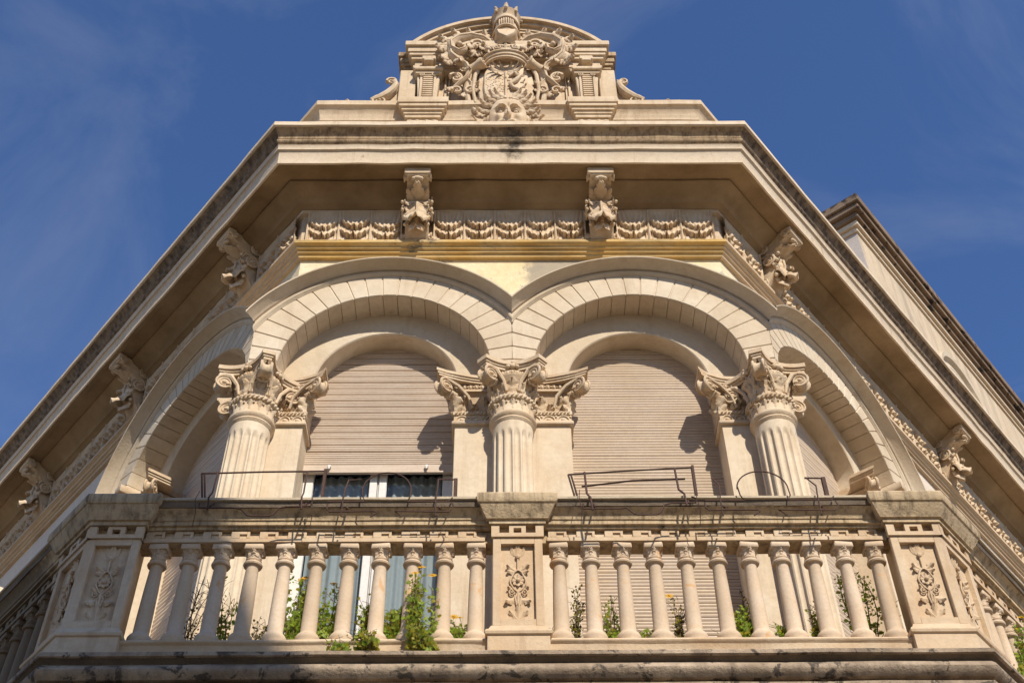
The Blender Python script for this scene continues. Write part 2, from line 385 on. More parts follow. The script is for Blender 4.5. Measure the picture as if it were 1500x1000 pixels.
PO = [(0, 12.515), (.05, 12.515), (.055, 12.53), (.055, 12.555), (.085, 12.563), (.085, 12.595), (.115, 12.603), (.12, 12.638), (.15, 12.652), (.165, 12.655),
      (.17, 12.69), (.165, 12.70), (0, 12.70)]
def face_run(prof, T_, x0, x1, name, mat):
    """profile run along one front between x0(p) and x1(p)"""
    b = MB().at(T_); n = len(prof)
    b.add([(x0(p), -p, z) for p, z in prof]+[(x1(p), -p, z) for p, z in prof], [(i, (i+1) % n, n+(i+1) % n, n+i) for i in range(n)]+[tuple(range(n)), tuple(range(n, 2*n))[::-1]])
    return b.build(name, mat, palazzo, 35)
face_run(GUTTER_, FR, lambda p: -(W+MIT*p), lambda p: W+MIT*p, 'gutter_moulding', M_CYMA)
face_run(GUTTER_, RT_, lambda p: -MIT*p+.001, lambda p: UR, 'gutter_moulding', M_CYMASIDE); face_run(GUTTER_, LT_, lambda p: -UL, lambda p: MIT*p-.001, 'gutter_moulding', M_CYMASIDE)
face_run(PO, FR, lambda p: -(W+MIT*p), lambda p: W+MIT*p, 'ochre_moulding', M_OCHRE)
face_run(PO, RT_, lambda p: -MIT*p+.001, lambda p: UR, 'string_moulding', M_TAN); face_run(PO, LT_, lambda p: -UL, lambda p: MIT*p-.001, 'string_moulding', M_TAN)
sweep([(-.3, 12.704), (.07, 12.704), (.07, 13.24), (.12, 13.26), (.13, 13.30), (-.3, 13.30)],
      'upper_frieze', M_CARVED, palazzo)
sweep([(-.3, 13.302), (.14, 13.302), (.17, 13.33), (.21, 13.34), (.25, 13.40), (.36, 13.45), (.42, 13.50), (.42, 13.526), (-.3, 13.526)], 'bed_moulding', M_SOFFIT, palazzo)  # dark soffit colour painted on to stand for the shade under the cornice
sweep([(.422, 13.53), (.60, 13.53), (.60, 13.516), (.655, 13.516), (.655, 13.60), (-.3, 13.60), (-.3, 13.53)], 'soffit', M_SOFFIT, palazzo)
sweep([(.656, 13.512), (.68, 13.512), (.69, 13.72), (.70, 13.735), (.72, 13.74), (.725, 13.80), (.735, 13.815), (.55, 13.82), (.55, 13.602), (.656, 13.602)],
      'corona', M_CORONA, palazzo)
sweep([(-.3, 14.037), (.855, 14.037), (.865, 14.045), (.865, 14.115), (.855, 14.125), (-.3, 14.16)], 'cornice_cap', M_CORONA, palazzo)
b = MB(); b.prism([tuple(p.xy) for p in pathpts(-.3, 0)][::-1]+[tuple((LT_ @ Vector((-UL, 9, 0))).xy), (0, 16), tuple((RT_ @ Vector((UR, 9, 0))).xy)], 13.9, 14.0)
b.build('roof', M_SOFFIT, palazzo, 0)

# ------------------------------------------------------------------ leaf frieze under the soffit
def frieze_leaves(T_, x0, x1, n):
    """hanging acanthus swags in two tiers between ribs, carved as one relief"""
    b = MB(); dx = (x1-x0)/n; H = .555; rnd = random.Random(int(abs(x0)*100)+n)
    for k in range(n):
        w1, w2, w3 = rnd.uniform(-.03, .03), rnd.uniform(.85, 1.1), rnd.uniform(-.03, .03)
        def rel(u, v):
            x = -1+2*u; ax = abs(x); z = v
            d = .012+.045*z*z
            for zt, ze, amp in ((1.05, .42+w1, .10), (.60, .16+w3, .095), (.22, -.10, .06)):
                lobe = .035*math.cos(7*pi*ax)+.02*math.cos(15*pi*ax)
                e = ze+.30*ax*ax+lobe*(1-ax); top = zt+.12*ax
                if e < z < top:
                    q = (top-z)/(top-e)
                    d = max(d, .012+.045*z*z+w2*amp*(q**1.6)*(1-.55*ax**3)*(.80+.20*math.cos(2*pi*(3.2*ax+.8*q))))
            d = max(d, (.055+.035*z)*max(0, 1-((1-ax)/.14)**2)*(1 if ax > .86 else 0))
            d = max(d, (.04+.035*z)*(1 if .76 < ax < .83 else 0))
            d += .03*max(0, 1-(ax/.08)**2)*max(0, sin(pi*z*2.2))*(z < .5)
            return (x0+(k+u)*dx, -.072-d, 12.705+H*z)
        b.at(T_); b.grid(rel, 49, 53)
    return b.build('leaf_frieze', M_CARVED, palazzo, 70, recalc=False)
frieze_leaves(FR, -2.44, -1.30, 3); frieze_leaves(FR, -.92, .90, 5); frieze_leaves(FR, 1.27, 2.44, 3)
frieze_leaves(RT_, .02, .86, 2); frieze_leaves(RT_, 1.24, 5.75, 11); frieze_leaves(RT_, 6.15, 9.5, 8)
frieze_leaves(LT_, -.86, -.02, 2); frieze_leaves(LT_, -3.75, -1.24, 6); frieze_leaves(LT_, -6.65, -4.15, 6); frieze_leaves(LT_, -9.6, -7.05, 6)
frieze_leaves(LT_, -15.8, -10, 14)

# ------------------------------------------------------------------ cornice brackets
def bracket_body():
    b = MB(); w_ = .15
    # upper arm under the soffit
    up_ = [(-.07, 13.22), (-.25, 13.22), (-.33, 13.27), (-.42, 13.36), (-.53, 13.40), (-.585, 13.40), (-.60, 13.43), (-.60, 13.518), (-.07, 13.518)]
    b.extr(up_, -w_*.86, w_*.86)
    b.box(-w_-.01, w_+.01, -.61, -.50, 13.42, 13.52, .012)
    for e in (-1, 1):
        b.at(T((e*w_*.9, -.52, 13.43))); b.volute(.055, .05, RZ(pi/2), e)
        b.at(T((e*w_*.9, -.19, 13.35))); b.volute(.085, .05, RZ(pi/2), e)
    b.at(FR)
    # lower scroll
    lo = [(-.07, 12.71), (-.14, 12.72), (-.20, 12.80), (-.27, 12.92), (-.31, 13.02), (-.33, 13.12), (-.31, 13.20), (-.24, 13.225), (-.07, 13.225)]
    b.extr(lo, -w_*.92, w_*.92)
    b.box(-w_-.012, w_+.012, -.33, -.07, 13.195, 13.225, .008)
    for e in (-1, 1):
        b.at(T((e*w_, -.235, 13.10))); b.volute(.10, .045, RZ(pi/2), -e)
        b.at(T((e*w_, -.125, 12.79))); b.volute(.055, .05, RZ(pi/2), e)
        b.at(T((e*(w_+.02), -.10, 12.76)) @ RX(pi/2)); b.lathe([(.001, -.03), (.03, -.03), (.035, 0), (.03, .05), (.001, .05)], 10)
        b.at(FR)
    return b
def bracket_leaves():
    b = MB()
    # upper leaf lying under the arm, tip curling at the front
    b.at(T((0, -.24, 13.215)) @ RX(radians(62))); b.leaf(.34, .085, .0, .75, 3, cup=.2)
    for e in (-1, 1):
        b.at(T((e*.05, -.26, 13.22)) @ RX(radians(58)) @ RY(e*.35)); b.leaf(.22, .05, .0, .5, 3)
    b.at(T((0, -.555, 13.375))); b.ball((0, 0, 0), (.062, .035, .03)); b.ball((-.045, .0, -.008), (.03, .03, .025)); b.ball((.045, 0, -.008), (.03, .03, .025))
    # lower acanthus hanging on the scroll, tip curling outwards
    b.at(T((0, -.335, 13.19)) @ RY(pi) @ RX(radians(14))); b.leaf(.44, .175, -.30, 1.35, 4, cup=.26, ns=21, nt_=13)
    for e in (-1, 1):
        for k in range(4):
            b.at(T((e*(.055+.02*(k < 2)), -.35+.035*k, 13.16-.085*k)) @ RY(e*radians(105+8*k))); b.leaf(.10, .04, .2, 1.5, 2)
            b.ball((e*0.0, -.035, .105), (.024, .024, .02), 8, 6)
    b.at(T((0, -.30, 12.90)) @ RY(pi) @ RX(radians(10))); b.leaf(.20, .10, -.2, 1.3, 2, cup=.5)
    b.at(FR); b.tube([(0, -.36, 13.16), (0, -.365, 13.05), (0, -.34, 12.95), (0, -.31, 12.85)], [.018, .016, .014, .02], 6)
    return b
br0 = bracket_body().build('cornice_bracket', M_CARVED, palazzo, 40, T((-1.115, 0, 0)))
bracket_leaves().build('acanthus_leaf', M_CARVED, br0, 50, T((-1.115, 0, 0)))
for T_, x in ((FR, 1.085), (RT_, 1.05), (RT_, 5.95), (LT_, -1.05), (LT_, -3.95), (LT_, -6.85), (LT_, -9.8)):
    dup(br0, palazzo, T_ @ T((x, 0, 0)))

# ------------------------------------------------------------------ arcade
def ell(r, zc, xc, th): return (xc+r[0]*cos(th), zc+r[1]*sin(th))
def ray_r(xc, zi, zc, r, th):
    """distance from (xc, zi) along th to the ellipse centred (xc, zc)"""
    dx, dz = cos(th), sin(th); oz = zi-zc
    a = (dx/r[0])**2+(dz/r[1])**2; b_ = 2*oz*dz/r[1]**2; c = (oz/r[1])**2-1
    return (-b_+sqrt(max(0, b_*b_-4*a*c)))/(2*a)
def arcade_bay(T_, xc, ri, zi, re, ze, lo, hi, nv, clips, hood_clips, inner, zin):
    """ring of bevelled voussoirs with a hood mould and the inner arch band; lo(p), hi(p): side limits"""
    a0, a1 = radians(-3), radians(183)
    def outer(th, p, k=0.0):
        r = ray_r(xc, zi, ze, re, th)-k
        if cos(th) > 1e-6 and hi: r = min(r, (hi(p)-xc)/cos(th)-.0006)
        if cos(th) < -1e-6 and lo: r = min(r, (lo(p)-xc)/cos(th)-.0006)
        return r
    def inn(th): return ray_r(xc, zi, zi, ri, th)
    b = MB().at(T_)
    def pos(th, r, p): return (xc+r*cos(th), -p, zi+r*sin(th))
    for k in range(nv):
        t0 = a0+(a1-a0)*k/nv; t1 = a0+(a1-a0)*(k+1)/nv; g = .004
        def edge(th, e, c, p):
            ri_ = inn(th)+c; ro = outer(th, p)-c*.3
            out_ = []
            n = 2
            for q in range(n):
                r = ri_+(ro-ri_)*q/(n-1); out_.append(pos(th+e*(g+c)/r, r, p))
            return out_
        rows = []
        for c, p in ((0, .19), (0, .491), (.007, .5)):
            l_ = edge(t0, 1, c, p); r_ = edge(t1, -1, c, p)
            tm = (t0+t1)/2
            rows.append([l_[0], pos(tm, inn(tm)+c, p), r_[0], r_[1], pos(tm, outer(tm, p)-c*.3, p), l_[1]])
        v = sum(rows, []); f = []
        for q in range(2):
            for i in range(6): j = (i+1) % 6; f.append((q*6+i, q*6+j, q*6+6+j, q*6+6+i))
        f += [tuple(range(6))[::-1], tuple(range(12, 18))]
        b.add(v, f)
    # mortar ring just behind the joints
    n = 60; v = []
    for i in range(n+1):
        th = a0+(a1-a0)*i/n
        for r, p in ((inn(th)+.013, .19), (inn(th)+.013, .490), (outer(th, .490)-.012, .490)): v.append(pos(th, r, p))
    b.add(v, [(i*3+k, i*3+k+1, i*3+4+k, i*3+3+k) for i in range(n) for k in (0, 1)])
    for co, no in clips: b.clip(co, no)
    arch = b.build('voussoir_arch', M_CREAM, palazzo, 30)
    # hood mould
    h = MB().at(T_); n = 72
    prof = [(-.012, .40), (-.012, .505), (0, .515), (.012, .53), (.028, .536), (.044, .53), (.05, .518), (.062, .518), (.066, .545), (.075, .553), (.085, .572), (.10, .608), (.118, .65),
            (.122, .672), (.136, .676), (.14, .66), (.15, -.02)]
    e0, e1 = radians(-8), radians(188)
    v = []; m_ = len(prof)
    for i in range(n+1):
        th = e0+(e1-e0)*i/n
        for d, p in prof: v.append((xc+(re[0]+d)*cos(th), -p, ze-.12*d+(re[1]+d)*sin(th)))
    h.add(v, [(i*m_+k, i*m_+k+1, i*m_+m_+k+1, i*m_+m_+k) for i in range(n) for k in range(m_-1)])
    for co, no in hood_clips: h.clip(co, no)
    h.build('hood_mould', M_CREAM, arch, 28)
    # inner arch band over the opening
    t = MB().at(T_); n = 48; v = []
    for i in range(n+1):
        th = pi*i/n; ci, si = cos(th), sin(th)
        ox = xc+(ri[0]+.10)*ci; oz = zi-.05+(ri[1]+.12)*si
        for (px, pz), p in (((xc+inner[0]*ci, zin+inner[1]*si), -.10), ((xc+inner[0]*ci, zin+inner[1]*si), .188), ((xc+(inner[0]+.012)*ci, zin+(inner[1]+.012)*si), .2), ((ox, oz), .2), ((ox, oz), .0)):
            v.append((px, -p, pz))
    t.add(v, [(i*5+k, i*5+k+1, i*5+6+k, i*5+5+k) for i in range(n) for k in range(4)])
    # flat wall between the spring line and the pilaster capitals
    for e in (-1, 1):
        xa, xb = sorted((xc+e*inner[0], xc+e*(ri[0]+.10))); t.box(xa, xb, -.199, .10, 10.20, zin-.001)
    for co, no in clips: t.clip(co, no)
    t.build('inner_arch', M_CREAM, arch, 30)
    return arch
mitR = ((W, 0, 0), Vector((cos(radians(25)), sin(radians(25)), 0)))   # keep the front side of the right mitre
mitR = (Vector((W, 0, 0)), Vector((cos(atan2(MIT, 1)), sin(atan2(MIT, 1)), 0)))
mitL = (Vector((-W, 0, 0)), Vector((-mitR[1].x, mitR[1].y, 0)))
mid_l = (Vector((0, 0, 0)), Vector((1, 0, 0))); mid_r = (Vector((0, 0, 0)), Vector((-1, 0, 0)))
neg = lambda c: (c[0], -c[1])
RI, ZI, RE, ZE = (1.095, 1.095), 10.265, (1.55, 1.545), 10.13
arcade_bay(FR, -1.32, RI, ZI, RE, ZE, lambda p: -(W+MIT*p), lambda p: 0, 23, [], [mid_l, mitL], (.745, .745), 10.32)
arcade_bay(FR, 1.32, RI, ZI, RE, ZE, lambda p: 0, lambda p: W+MIT*p, 23, [], [mid_r, mitR], (.745, .745), 10.32)
SI, SE, SZE, SXC = (1.28, .87), (1.70, 1.47), 9.98, 1.10
arcade_bay(RT_, SXC, SI, ZI, SE, SZE, lambda p: -MIT*p, None, 25, [neg(mitR)], [neg(mitR)], (.95, .64), 10.32)
arcade_bay(LT_, -SXC, SI, ZI, SE, SZE, None, lambda p: MIT*p, 25, [neg(mitL)], [neg(mitL)], (.95, .64), 10.32)

# ------------------------------------------------------------------ pilasters and columns
ZP = 9.66                                           # top of the pilaster shafts
def abacus_edge(b, z0, z1, pts, grow):
    for k, (g, za, zb) in enumerate(((0, z0, z0+.3*(z1-z0)), (.018, z0+.3*(z1-z0)+.001, z0+.55*(z1-z0)), (.04, z0+.55*(z1-z0)+.001, z1))):
        c = Vector((sum(p[0] for p in pts)/len(pts), sum(p[1] for p in pts)/len(pts)))
        q = []
        for p in pts:
            d = Vector(p)-c; q.append(tuple(Vector(p)+d.normalized()*g))
        b.prism(q, za, zb, .004)
def pil_cap(T_, x0, x1, ends, name_parent):
    """flat Corinthian capital over a pilaster face from x0 to x1; ends: which sides carry a free volute"""
    b = MB().at(T_); P = .28
    e0 = .03 if -1 in ends else 0; e1 = .03 if 1 in ends else 0
    b.box(x0-e0, x1+e1, -P-.035, .05, ZP, ZP+.045, .008)
    b.box(x0-e0*.3, x1+e1*.3, -P-.008, .05, ZP+.045, ZP+.135)
    # carved band of little arcs with rosettes
    n = max(2, round((x1-x0)/.14)); d = (x1-x0)/n
    for k in range(n):
        xm = x0+d*(k+.5)
        b.tube([(xm+d*.42*cos(a), -P-.012, ZP+.055+.065*sin(a)) for a in [pi*i/8 for i in range(9)]], .010, 5)
        b.ball((xm, -P-.014, ZP+.07), (.024, .016, .022), 8, 6)
        b.ball((xm+d*.5, -P-.012, ZP+.11), (.014, .012, .018), 6, 5)
    b.box(x0-e0*.6, x1+e1*.6, -P-.022, .05, ZP+.135, ZP+.175)
    m_ = max(4, round((x1-x0)/.036))
    for k in range(m_):
        b.at(T_ @ T((x0+(x1-x0)*(k+.5)/m_, -P-.026, ZP+.155)) @ RY(.6)); b.ball((0, 0, 0), (.011, .014, .022), 6, 5)
    b.at(T_)
    # bell
    b.extr([(.05, ZP+.175), (-P+.03, ZP+.175), (-P+.02, ZP+.33), (-P-.02, ZP+.43), (.05, ZP+.43)], x0+.03*(-1 in ends), x1-.03*(1 in ends))
    nl = max(1, round((x1-x0)/.19))
    for k in range(nl):
        xm = x0+(x1-x0)*(k+.5)/nl
        b.leaf(.20, .075, .02, 1.1, 3, T((xm, -P+.03, ZP+.175)))
        b.leaf(.12, .04, .1, 1.2, 2, T((xm-.085, -P+.03, ZP+.175)) @ RY(-.25))
        b.leaf(.12, .04, .1, 1.2, 2, T((xm+.085, -P+.03, ZP+.175)) @ RY(.25))
    # egg row
    b.box(x0, x1, -P-.05, .05, ZP+.43, ZP+.455); b.box(x0, x1, -P-.03, .05, ZP+.455, ZP+.52)
    m_ = max(3, round((x1-x0)/.062))
    for k in range(m_):
        xm = x0+(x1-x0)*(k+.5)/m_
        b.ball((xm, -P-.04, ZP+.487), (.017, .02, .028), 8, 6)
        b.tube([(xm+.026*cos(a), -P-.04, ZP+.49+.034*sin(a)) for a in [pi*i/6 for i in range(7)]], .007, 4)
    # abacus
    xa = x0-(.165 if -1 in ends else 0); xb = x1+(.165 if 1 in ends else 0); N = 14; pts = []
    for i in range(N+1):
        x = xa+(xb-xa)*i/N; q = (x-(xa+xb)/2)/((xb-xa)/2)
        if 1 not in ends and q > 0: q = 0
        if -1 not in ends and q < 0: q = 0
        pts.append((x, -(P+.03+.155*abs(q)**2.4)))
    if 1 in ends: pts += [(xb, -.16), (x1+.02, -.10), (x1+.02, .05)]
    else: pts += [(xb, .05)]
    if -1 in ends: pts += [(x0-.02, .05), (x0-.02, -.10), (xa, -.16)]
    else: pts += [(xa, .05)]
    for g, za, zb in ((0, ZP+.535, ZP+.56), (.012, ZP+.561, ZP+.585), (.026, ZP+.586, ZP+.622)):
        q = []
        for x, y in pts:
            q.append((x-g if x < x0-.03 else x+g if x > x1+.03 else x, y-g if y < 0 else y))
        b.prism(q, za, zb)
    # rosette in the middle of the abacus
    xm = (x0+x1)/2
    for dx, dz, r in ((0, .57, .030), (-.05, .555, .024), (.05, .555, .024), (0, .61, .022)): b.ball((xm+dx, -P-.075, ZP+dz), r, 8, 6)
    # free volutes with the leaf that carries them
    for e in ends:
        xe = x0 if e < 0 else x1
        Mv = T_ @ T((xe+e*.115, -P-.105, ZP+.435)) @ RZ(-e*radians(45))
        b.at(Mv); b.volute(.092, .085, RZ(0), -e)
        b.at(T_ @ T((0, 0, 0)))
        for off in (-.03, .03):
            b.tube([(xe-e*.17+off*.3, -P-.01-off*.4, ZP+.22), (xe-e*.13, -P-.02-off, ZP+.36), (xe-e*.03, -P-.05-off, ZP+.475), (xe+e*.10, -P-.11-off, ZP+.53)], [.014, .018, .022, .02], 6)
        b.leaf(.26, .09, .05, 1.0, 3, T((xe+e*.0, -P+.0, ZP+.17)) @ RZ(e*radians(42)))
        b.leaf(.15, .07, .5, 1.4, 3, T((xe+e*.065, -P-.055, ZP+.33)) @ RZ(e*radians(42)))
        # return face
        b.extr([(.05, ZP+.175), (-P+.03, ZP+.175), (-P+.01, ZP+.52), (.05, ZP+.52)], *(sorted((xe, xe+e*.012))))
        b.leaf(.2, .06, .05, 1.0, 3, T((xe+e*.0, -.10, ZP+.175)) @ RZ(e*radians(90)))
    b.at(FR)
    return b.build('capital', M_CARVED, name_parent, 50)
def prism_part(name, poly, z0, z1, mat, c=.006):
    b = MB(); b.prism(poly, z0, z1, c); return b.build(name, mat, palazzo, 0)
pc = MB(); pc.box(-.58, .58, -.28, .10, ZB, ZP, .006); pc = pc.build('pilaster', M_COLUMN, palazzo, 0)
pil_cap(FR, -.58, .58, (-1, 1), pc)
for s_, T_, c_ in ((1, RT_, (1,)), (-1, LT_, (-1,))):
    b = MB(); xi = 2.09*s_; ue = .17*s_
    pts = [(xi, .10), (xi, -.28), (s_*(W+MIT*.28), -.28), tuple((T_ @ Vector((ue, -.28, 0))).xy), tuple((T_ @ Vector((ue, .10, 0))).xy)]
    b.prism(pts, ZB, ZP, .006); pp = b.build('pilaster', M_COLUMN, palazzo, 0)
    xm_ = s_*(W+MIT*.28)
    pil_cap(FR, *sorted((xi, xm_-s_*.01)), (-s_,), pp)
    pil_cap(T_, *sorted((-s_*MIT*.28+s_*.01, ue)), (s_,), pp)
    # far end of the side bay: inner pilaster and the pier under the outer arch
    b = MB().at(T_); b.box(*sorted((s_*2.03, s_*2.36)), -.28, .10, ZB, ZP, .006); q = b.build('pilaster', M_COLUMN, palazzo, 0)
    pil_cap(T_, *sorted((s_*2.03, s_*2.36)), (-s_,), q)
    b = MB().at(T_); b.box(*sorted((s_*2.38, s_*2.78)), -.46, .0, ZB, ZP, .006); q = b.build('end_pier', M_COLUMN, palazzo, 0)
    b = MB().at(T_); xa, xb = sorted((s_*2.38, s_*2.78))
    b.box(xa, xb, -.50, 0, ZP, ZP+.04, .006); b.box(xa+.02, xb-.02, -.46, 0, ZP+.04, ZP+.50)
    for k in range(3): b.leaf(.34, .085, .02, 1.0, 3, T((xa+.07+.13*k, -.46, ZP+.06)))
    for e in (-1, 1):
        xe = xa if e < 0 else xb
        b.at(T_ @ T((xe+e*.03, -.52, ZP+.42)) @ RZ(-e*radians(45))); b.volute(.085, .08, RZ(0), -e)
    b.at(T_)
    b.prism([(xa-.09, 0), (xa-.12, -.60), (xa+.02, -.60), (xa+.12, -.53), (xb-.12, -.53), (xb-.02, -.60), (xb+.12, -.60), (xb+.09, 0)], ZP+.51, ZP+.60, .008)
    b.at(FR); b.build('capital', M_CARVED, q, 45)

CR = .216                                           # column radius at the foot
def column_shaft():
    b = MB(); nf = 16; per = 10; z0, z1 = ZB+.22, 9.50; rows = [z0, z0+.05, z0+.09, 8.0, 9.0]+[9.30+.10*k/8 for k in range(9)]+[z1]
    def fn(u, v):
        z = rows[min(len(rows)-1, int(round(v*(len(rows)-1))))]; a = 2*pi*u
        r = CR-.018*(z-z0)/(z1-z0)
        q = (u*nf) % 1.0; x = (q-.5)/.38
        dpt = 0
        if abs(x) < 1: 
            lim = 9.385+.06*(sqrt(1-x*x)-1)*1.2; dpt = 0.026*sqrt(1-x*x) *max(0, min(1, (lim-z)/.07))
        r -= dpt
        return (r*cos(a), r*sin(a), z)
    b.grid(fn, nf*per, len(rows), cu=True)
    b.lathe([(CR+.07, ZB), (CR+.07, ZB+.06), (CR+.075, ZB+.09), (CR+.06, ZB+.12), (CR+.025, ZB+.14), (CR+.03, ZB+.17), (CR+.045, ZB+.19), (CR+.02, ZB+.22), (CR, ZB+.225)], 40)
    return b
def column_cap():
    b = MB(); r = CR-.018
    b.lathe([(r-.005, 9.47), (r+.012, 9.495), (r+.02, 9.51), (r+.012, 9.528), (r+.018, 9.535), (r+.034, 9.555), (r+.036, 9.58), (r+.022, 9.60), (r+.012, 9.61),
             (r+.012, 9.74), (r+.035, 9.745), (r+.045, 9.77), (r+.035, 9.795), (r+.0, 9.80), (r-.01, 9.90), (r+.02, 10.0), (r+.05, 10.03), (r+.055, 10.05), (r+.03, 10.055),
             (r+.03, 10.115), (r+.0, 10.12)], 48)
    for k in range(14):                                   # carved necking
        a = 2*pi*k/14
        b.at(RZ(a) @ T((0, -r-.010, 9.615))); b.leaf(.115, .045, .02, .7, 2, ns=9, nt_=7)
        b.ball((.036, -.006, .09), (.013, .012, .016), 6, 5)
    for k in range(34):                                   # rope ring
        b.at(RZ(2*pi*k/34) @ T((0, -r-.042, 9.77)) @ RY(.65)); b.ball((0, 0, 0), (.012, .014, .028), 6, 5)
    for k in range(4):                                    # faces
        b.at(RZ(pi/2*k) @ T((0, -r+.005, 9.80))); b.leaf(.21, .08, .03, .9, 3)
        b.at(RZ(pi/2*k) @ T((0, -r-.03, 10.0)))
        for q in range(-2, 3):
            b.ball((q*.05, .012*abs(q), .085), (.017, .018, .026), 7, 5)
            b.tube([(q*.05+.025*cos(a), .012*abs(q), .088+.033*sin(a)) for a in [pi*i/6 for i in range(7)]], .006, 4)
        for e in (-1, 1):
            b.at(RZ(pi/2*k+e*.42) @ T((0, -r+.005, 9.80))); b.leaf(.15, .05, .05, 1.1, 3)
            b.tube([(0, -.01, .05), (0, -.015, .12), (e*.03, -.02, .17)], [.01, .012, .016], 6)
    for k in range(4):                                    # corners: leaf, stalks, volute
        R_ = RZ(pi/4+pi/2*k)
        b.at(R_ @ T((0, -r+.01, 9.79))); b.leaf(.30, .095, .08, .95, 4, cup=.35)
        b.at(R_ @ T((0, -r-.085, 9.93))); b.leaf(.12, .075, .5, 1.6, 3)
        b.at(R_)
        for e in (-1, 1):
            b.tube([(e*.10, -r+.01, 9.85), (e*.09, -r-.02, 9.98), (e*.06, -r-.09, 10.10), (e*.035, -r-.165, 10.125), (e*.03, -r-.21, 10.09)], [.014, .02, .026, .028, .026], 7)
        b.at(R_ @ T((0, -r-.150, 10.02)) @ RZ(pi/2)); b.volute(.092, .10, None, 1)
    # abacus with four concave sides and cut corners
    for g, za, zb in ((0, 10.118, 10.15), (.014, 10.151, 10.175), (.034, 10.176, 10.225)):
        b.at(FR); pts = []
        for k in range(4):
            for i in range(-6, 7):
                q = i/6; x = q*.262; y = -(.215+.105*q*q)-g
                p = RZ(pi/2*k) @ Vector((x, y, 0)); pts.append((p.x, p.y))
        b.prism(pts, za, zb)
    for k in range(4):
        b.at(RZ(pi/2*k) @ T((0, -.235, 10.16)))
        for dx, dz, rr in ((0, 0, .034), (-.045, -.005, .026), (.045, -.005, .026), (0, .05, .024), (-.03, .045, .018), (.03, .045, .018)): b.ball((dx, 0, dz), rr, 8, 6)
    b.at(FR)
    return b
PCOL = .385
c0 = column_shaft().build('column', M_COLUMN, palazzo, 40, T((0, -PCOL, 0)))
column_cap().build('capital', M_CARVED, c0, 45, T((0, -PCOL, 0)))
for s_ in (1, -1):
    dup(c0, palazzo, T((s_*2.575, -PCOL, 0)) @ RZ(s_*radians(25)))

# ------------------------------------------------------------------ shutters and windows
def shutter(T_, x0, x1, z0, z1, pitch, y, mat, lines, name='roller_shutter'):
    b = MB().at(T_); n = int((z1-z0)/pitch); prof = []; rs = random.Random(int(pitch*1e4)); ybase = y
    for k in range(n):
        z = z0+k*pitch; gp = .012 if lines > 1 else .0045; h = (pitch-gp)/lines; gp *= rs.uniform(.7, 1.35); yo = y; y = yo+rs.uniform(-.0022, .0022); prof += [(yo+.016, z-.001), (yo+.016, z+gp*.85)]; z += gp
        for q in range(lines):
            za = z+q*h; d = .004
            prof += [(y+d, za), (y+.001, za+h*.16), (y-.003, za+h*.5), (y, za+h*.86)]
        prof[-1] = (y+.002, z+h*lines-.0015); y = ybase
    m_ = len(prof); v = [(x, yy, zz) for x in (x0, x1) for yy, zz in prof]
    b.add(v, [(i, i+1, m_+i+1, m_+i) for i in range(m_-1)])
    b.box(x0, x1, y+.018, y+.024, z0, z1)
    return b.build(name, mat, palazzo, 20)
shL = shutter(FR, -2.13, -.54, 9.425, 11.15, .088, .045, M_SHUT, 3)
b = MB(); b.box(-2.13, -.54, .03, .058, 9.34, 9.424, .004); b.box(-2.13, -.54, .025, .06, 9.325, 9.342, .003)
b.build('bottom_rail', M_SHUT, shL, 0)
for x in (-1.83, -.86):
    b = MB(); b.box(x-.018, x+.018, -.005, .03, 9.375, 9.40, .004); b.box(x-.012, x+.012, -.012, .005, 9.345, 9.385, .004); b.build('stop_block', M_WHITE, shL, 0)
shutter(FR, .54, 2.13, ZB, 11.15, .037, .045, M_SHUTF, 1)
shutter(RT_, .10, 2.10, ZB, 11.05, .055, .045, M_SHUTF, 1)
shutter(LT_, -2.10, -.10, ZB, 11.05, .055, .045, M_SHUT, 1)
# the open window on the left
win = MB(); y0, y1 = .10, .165
for xa, xb in ((-2.09, -1.985), (-1.425, -1.35), (-1.346, -1.335), (-1.331, -1.255), (-.70, -.59)): win.box(xa, xb, y0+(.015 if xb-xa < .02 else 0), y1, ZB+.1, 9.6, .006)
win.box(-2.10, -.58, y0-.01, y1+.01, ZB, ZB+.10); win.box(-2.10, -.58, y0, y1, 9.6, 9.72)
win = win.build('window', M_WHITE, palazzo, 0)
for xa, xb in ((-1.985, -1.425), (-1.255, -.70)):
    g = MB(); g.grid(lambda u, v: (xa+(xb-xa)*u, .128, ZB+.1+3.3*v), 2, 2); g.build('pane', M_GLASS, win, 0)
    c = MB(); N = 60
    c.grid(lambda u, v: (xa+(xb-xa)*u, .21+.015*sin(u*38)+.01*sin(u*17+2), ZB+.12+3.12*v), N, 2); c.build('curtain', M_CURT, win, 60)
b = MB(); b.box(-2.3, -.4, 1.2, 1.25, ZB, 11.2); b.box(-2.35, -2.3, .17, 1.25, ZB, 11.2); b.box(-.4, -.35, .17, 1.25, ZB, 11.2); b.box(-2.35, -.35, .17, 1.25, 9.75, 9.8)
b.build('room_lining', M_DARK, palazzo, 0)
# far arched window on the left front: only its hooded arch shows
b = MB().at(LT_); n = 40; xc, zc = -8.0, 11.15; v = []
prof = [(.62, -.02), (.62, .10), (.66, .12), (.72, .12), (.76, .20), (.80, .22), (.82, .2), (.83, 0)]
for i in range(n+1):
    th = pi*i/n
    for r, p in prof: v.append((xc+r*cos(th), -p, zc+r*sin(th)))
m_ = len(prof)
b.add(v, [(i*m_+k, i*m_+k+1, i*m_+m_+k+1, i*m_+m_+k) for i in range(n) for k in range(m_-1)])
for e in (-1, 1): b.box(*sorted((xc+e*.62, xc+e*.83)), -.12, 0, 8.4, zc)
sw = b.build('side_window', M_CREAM, palazzo, 35)
shutter(LT_, xc-.62, xc+.62, 8.4, 11.75, .055, -.01, M_SHUT, 1)

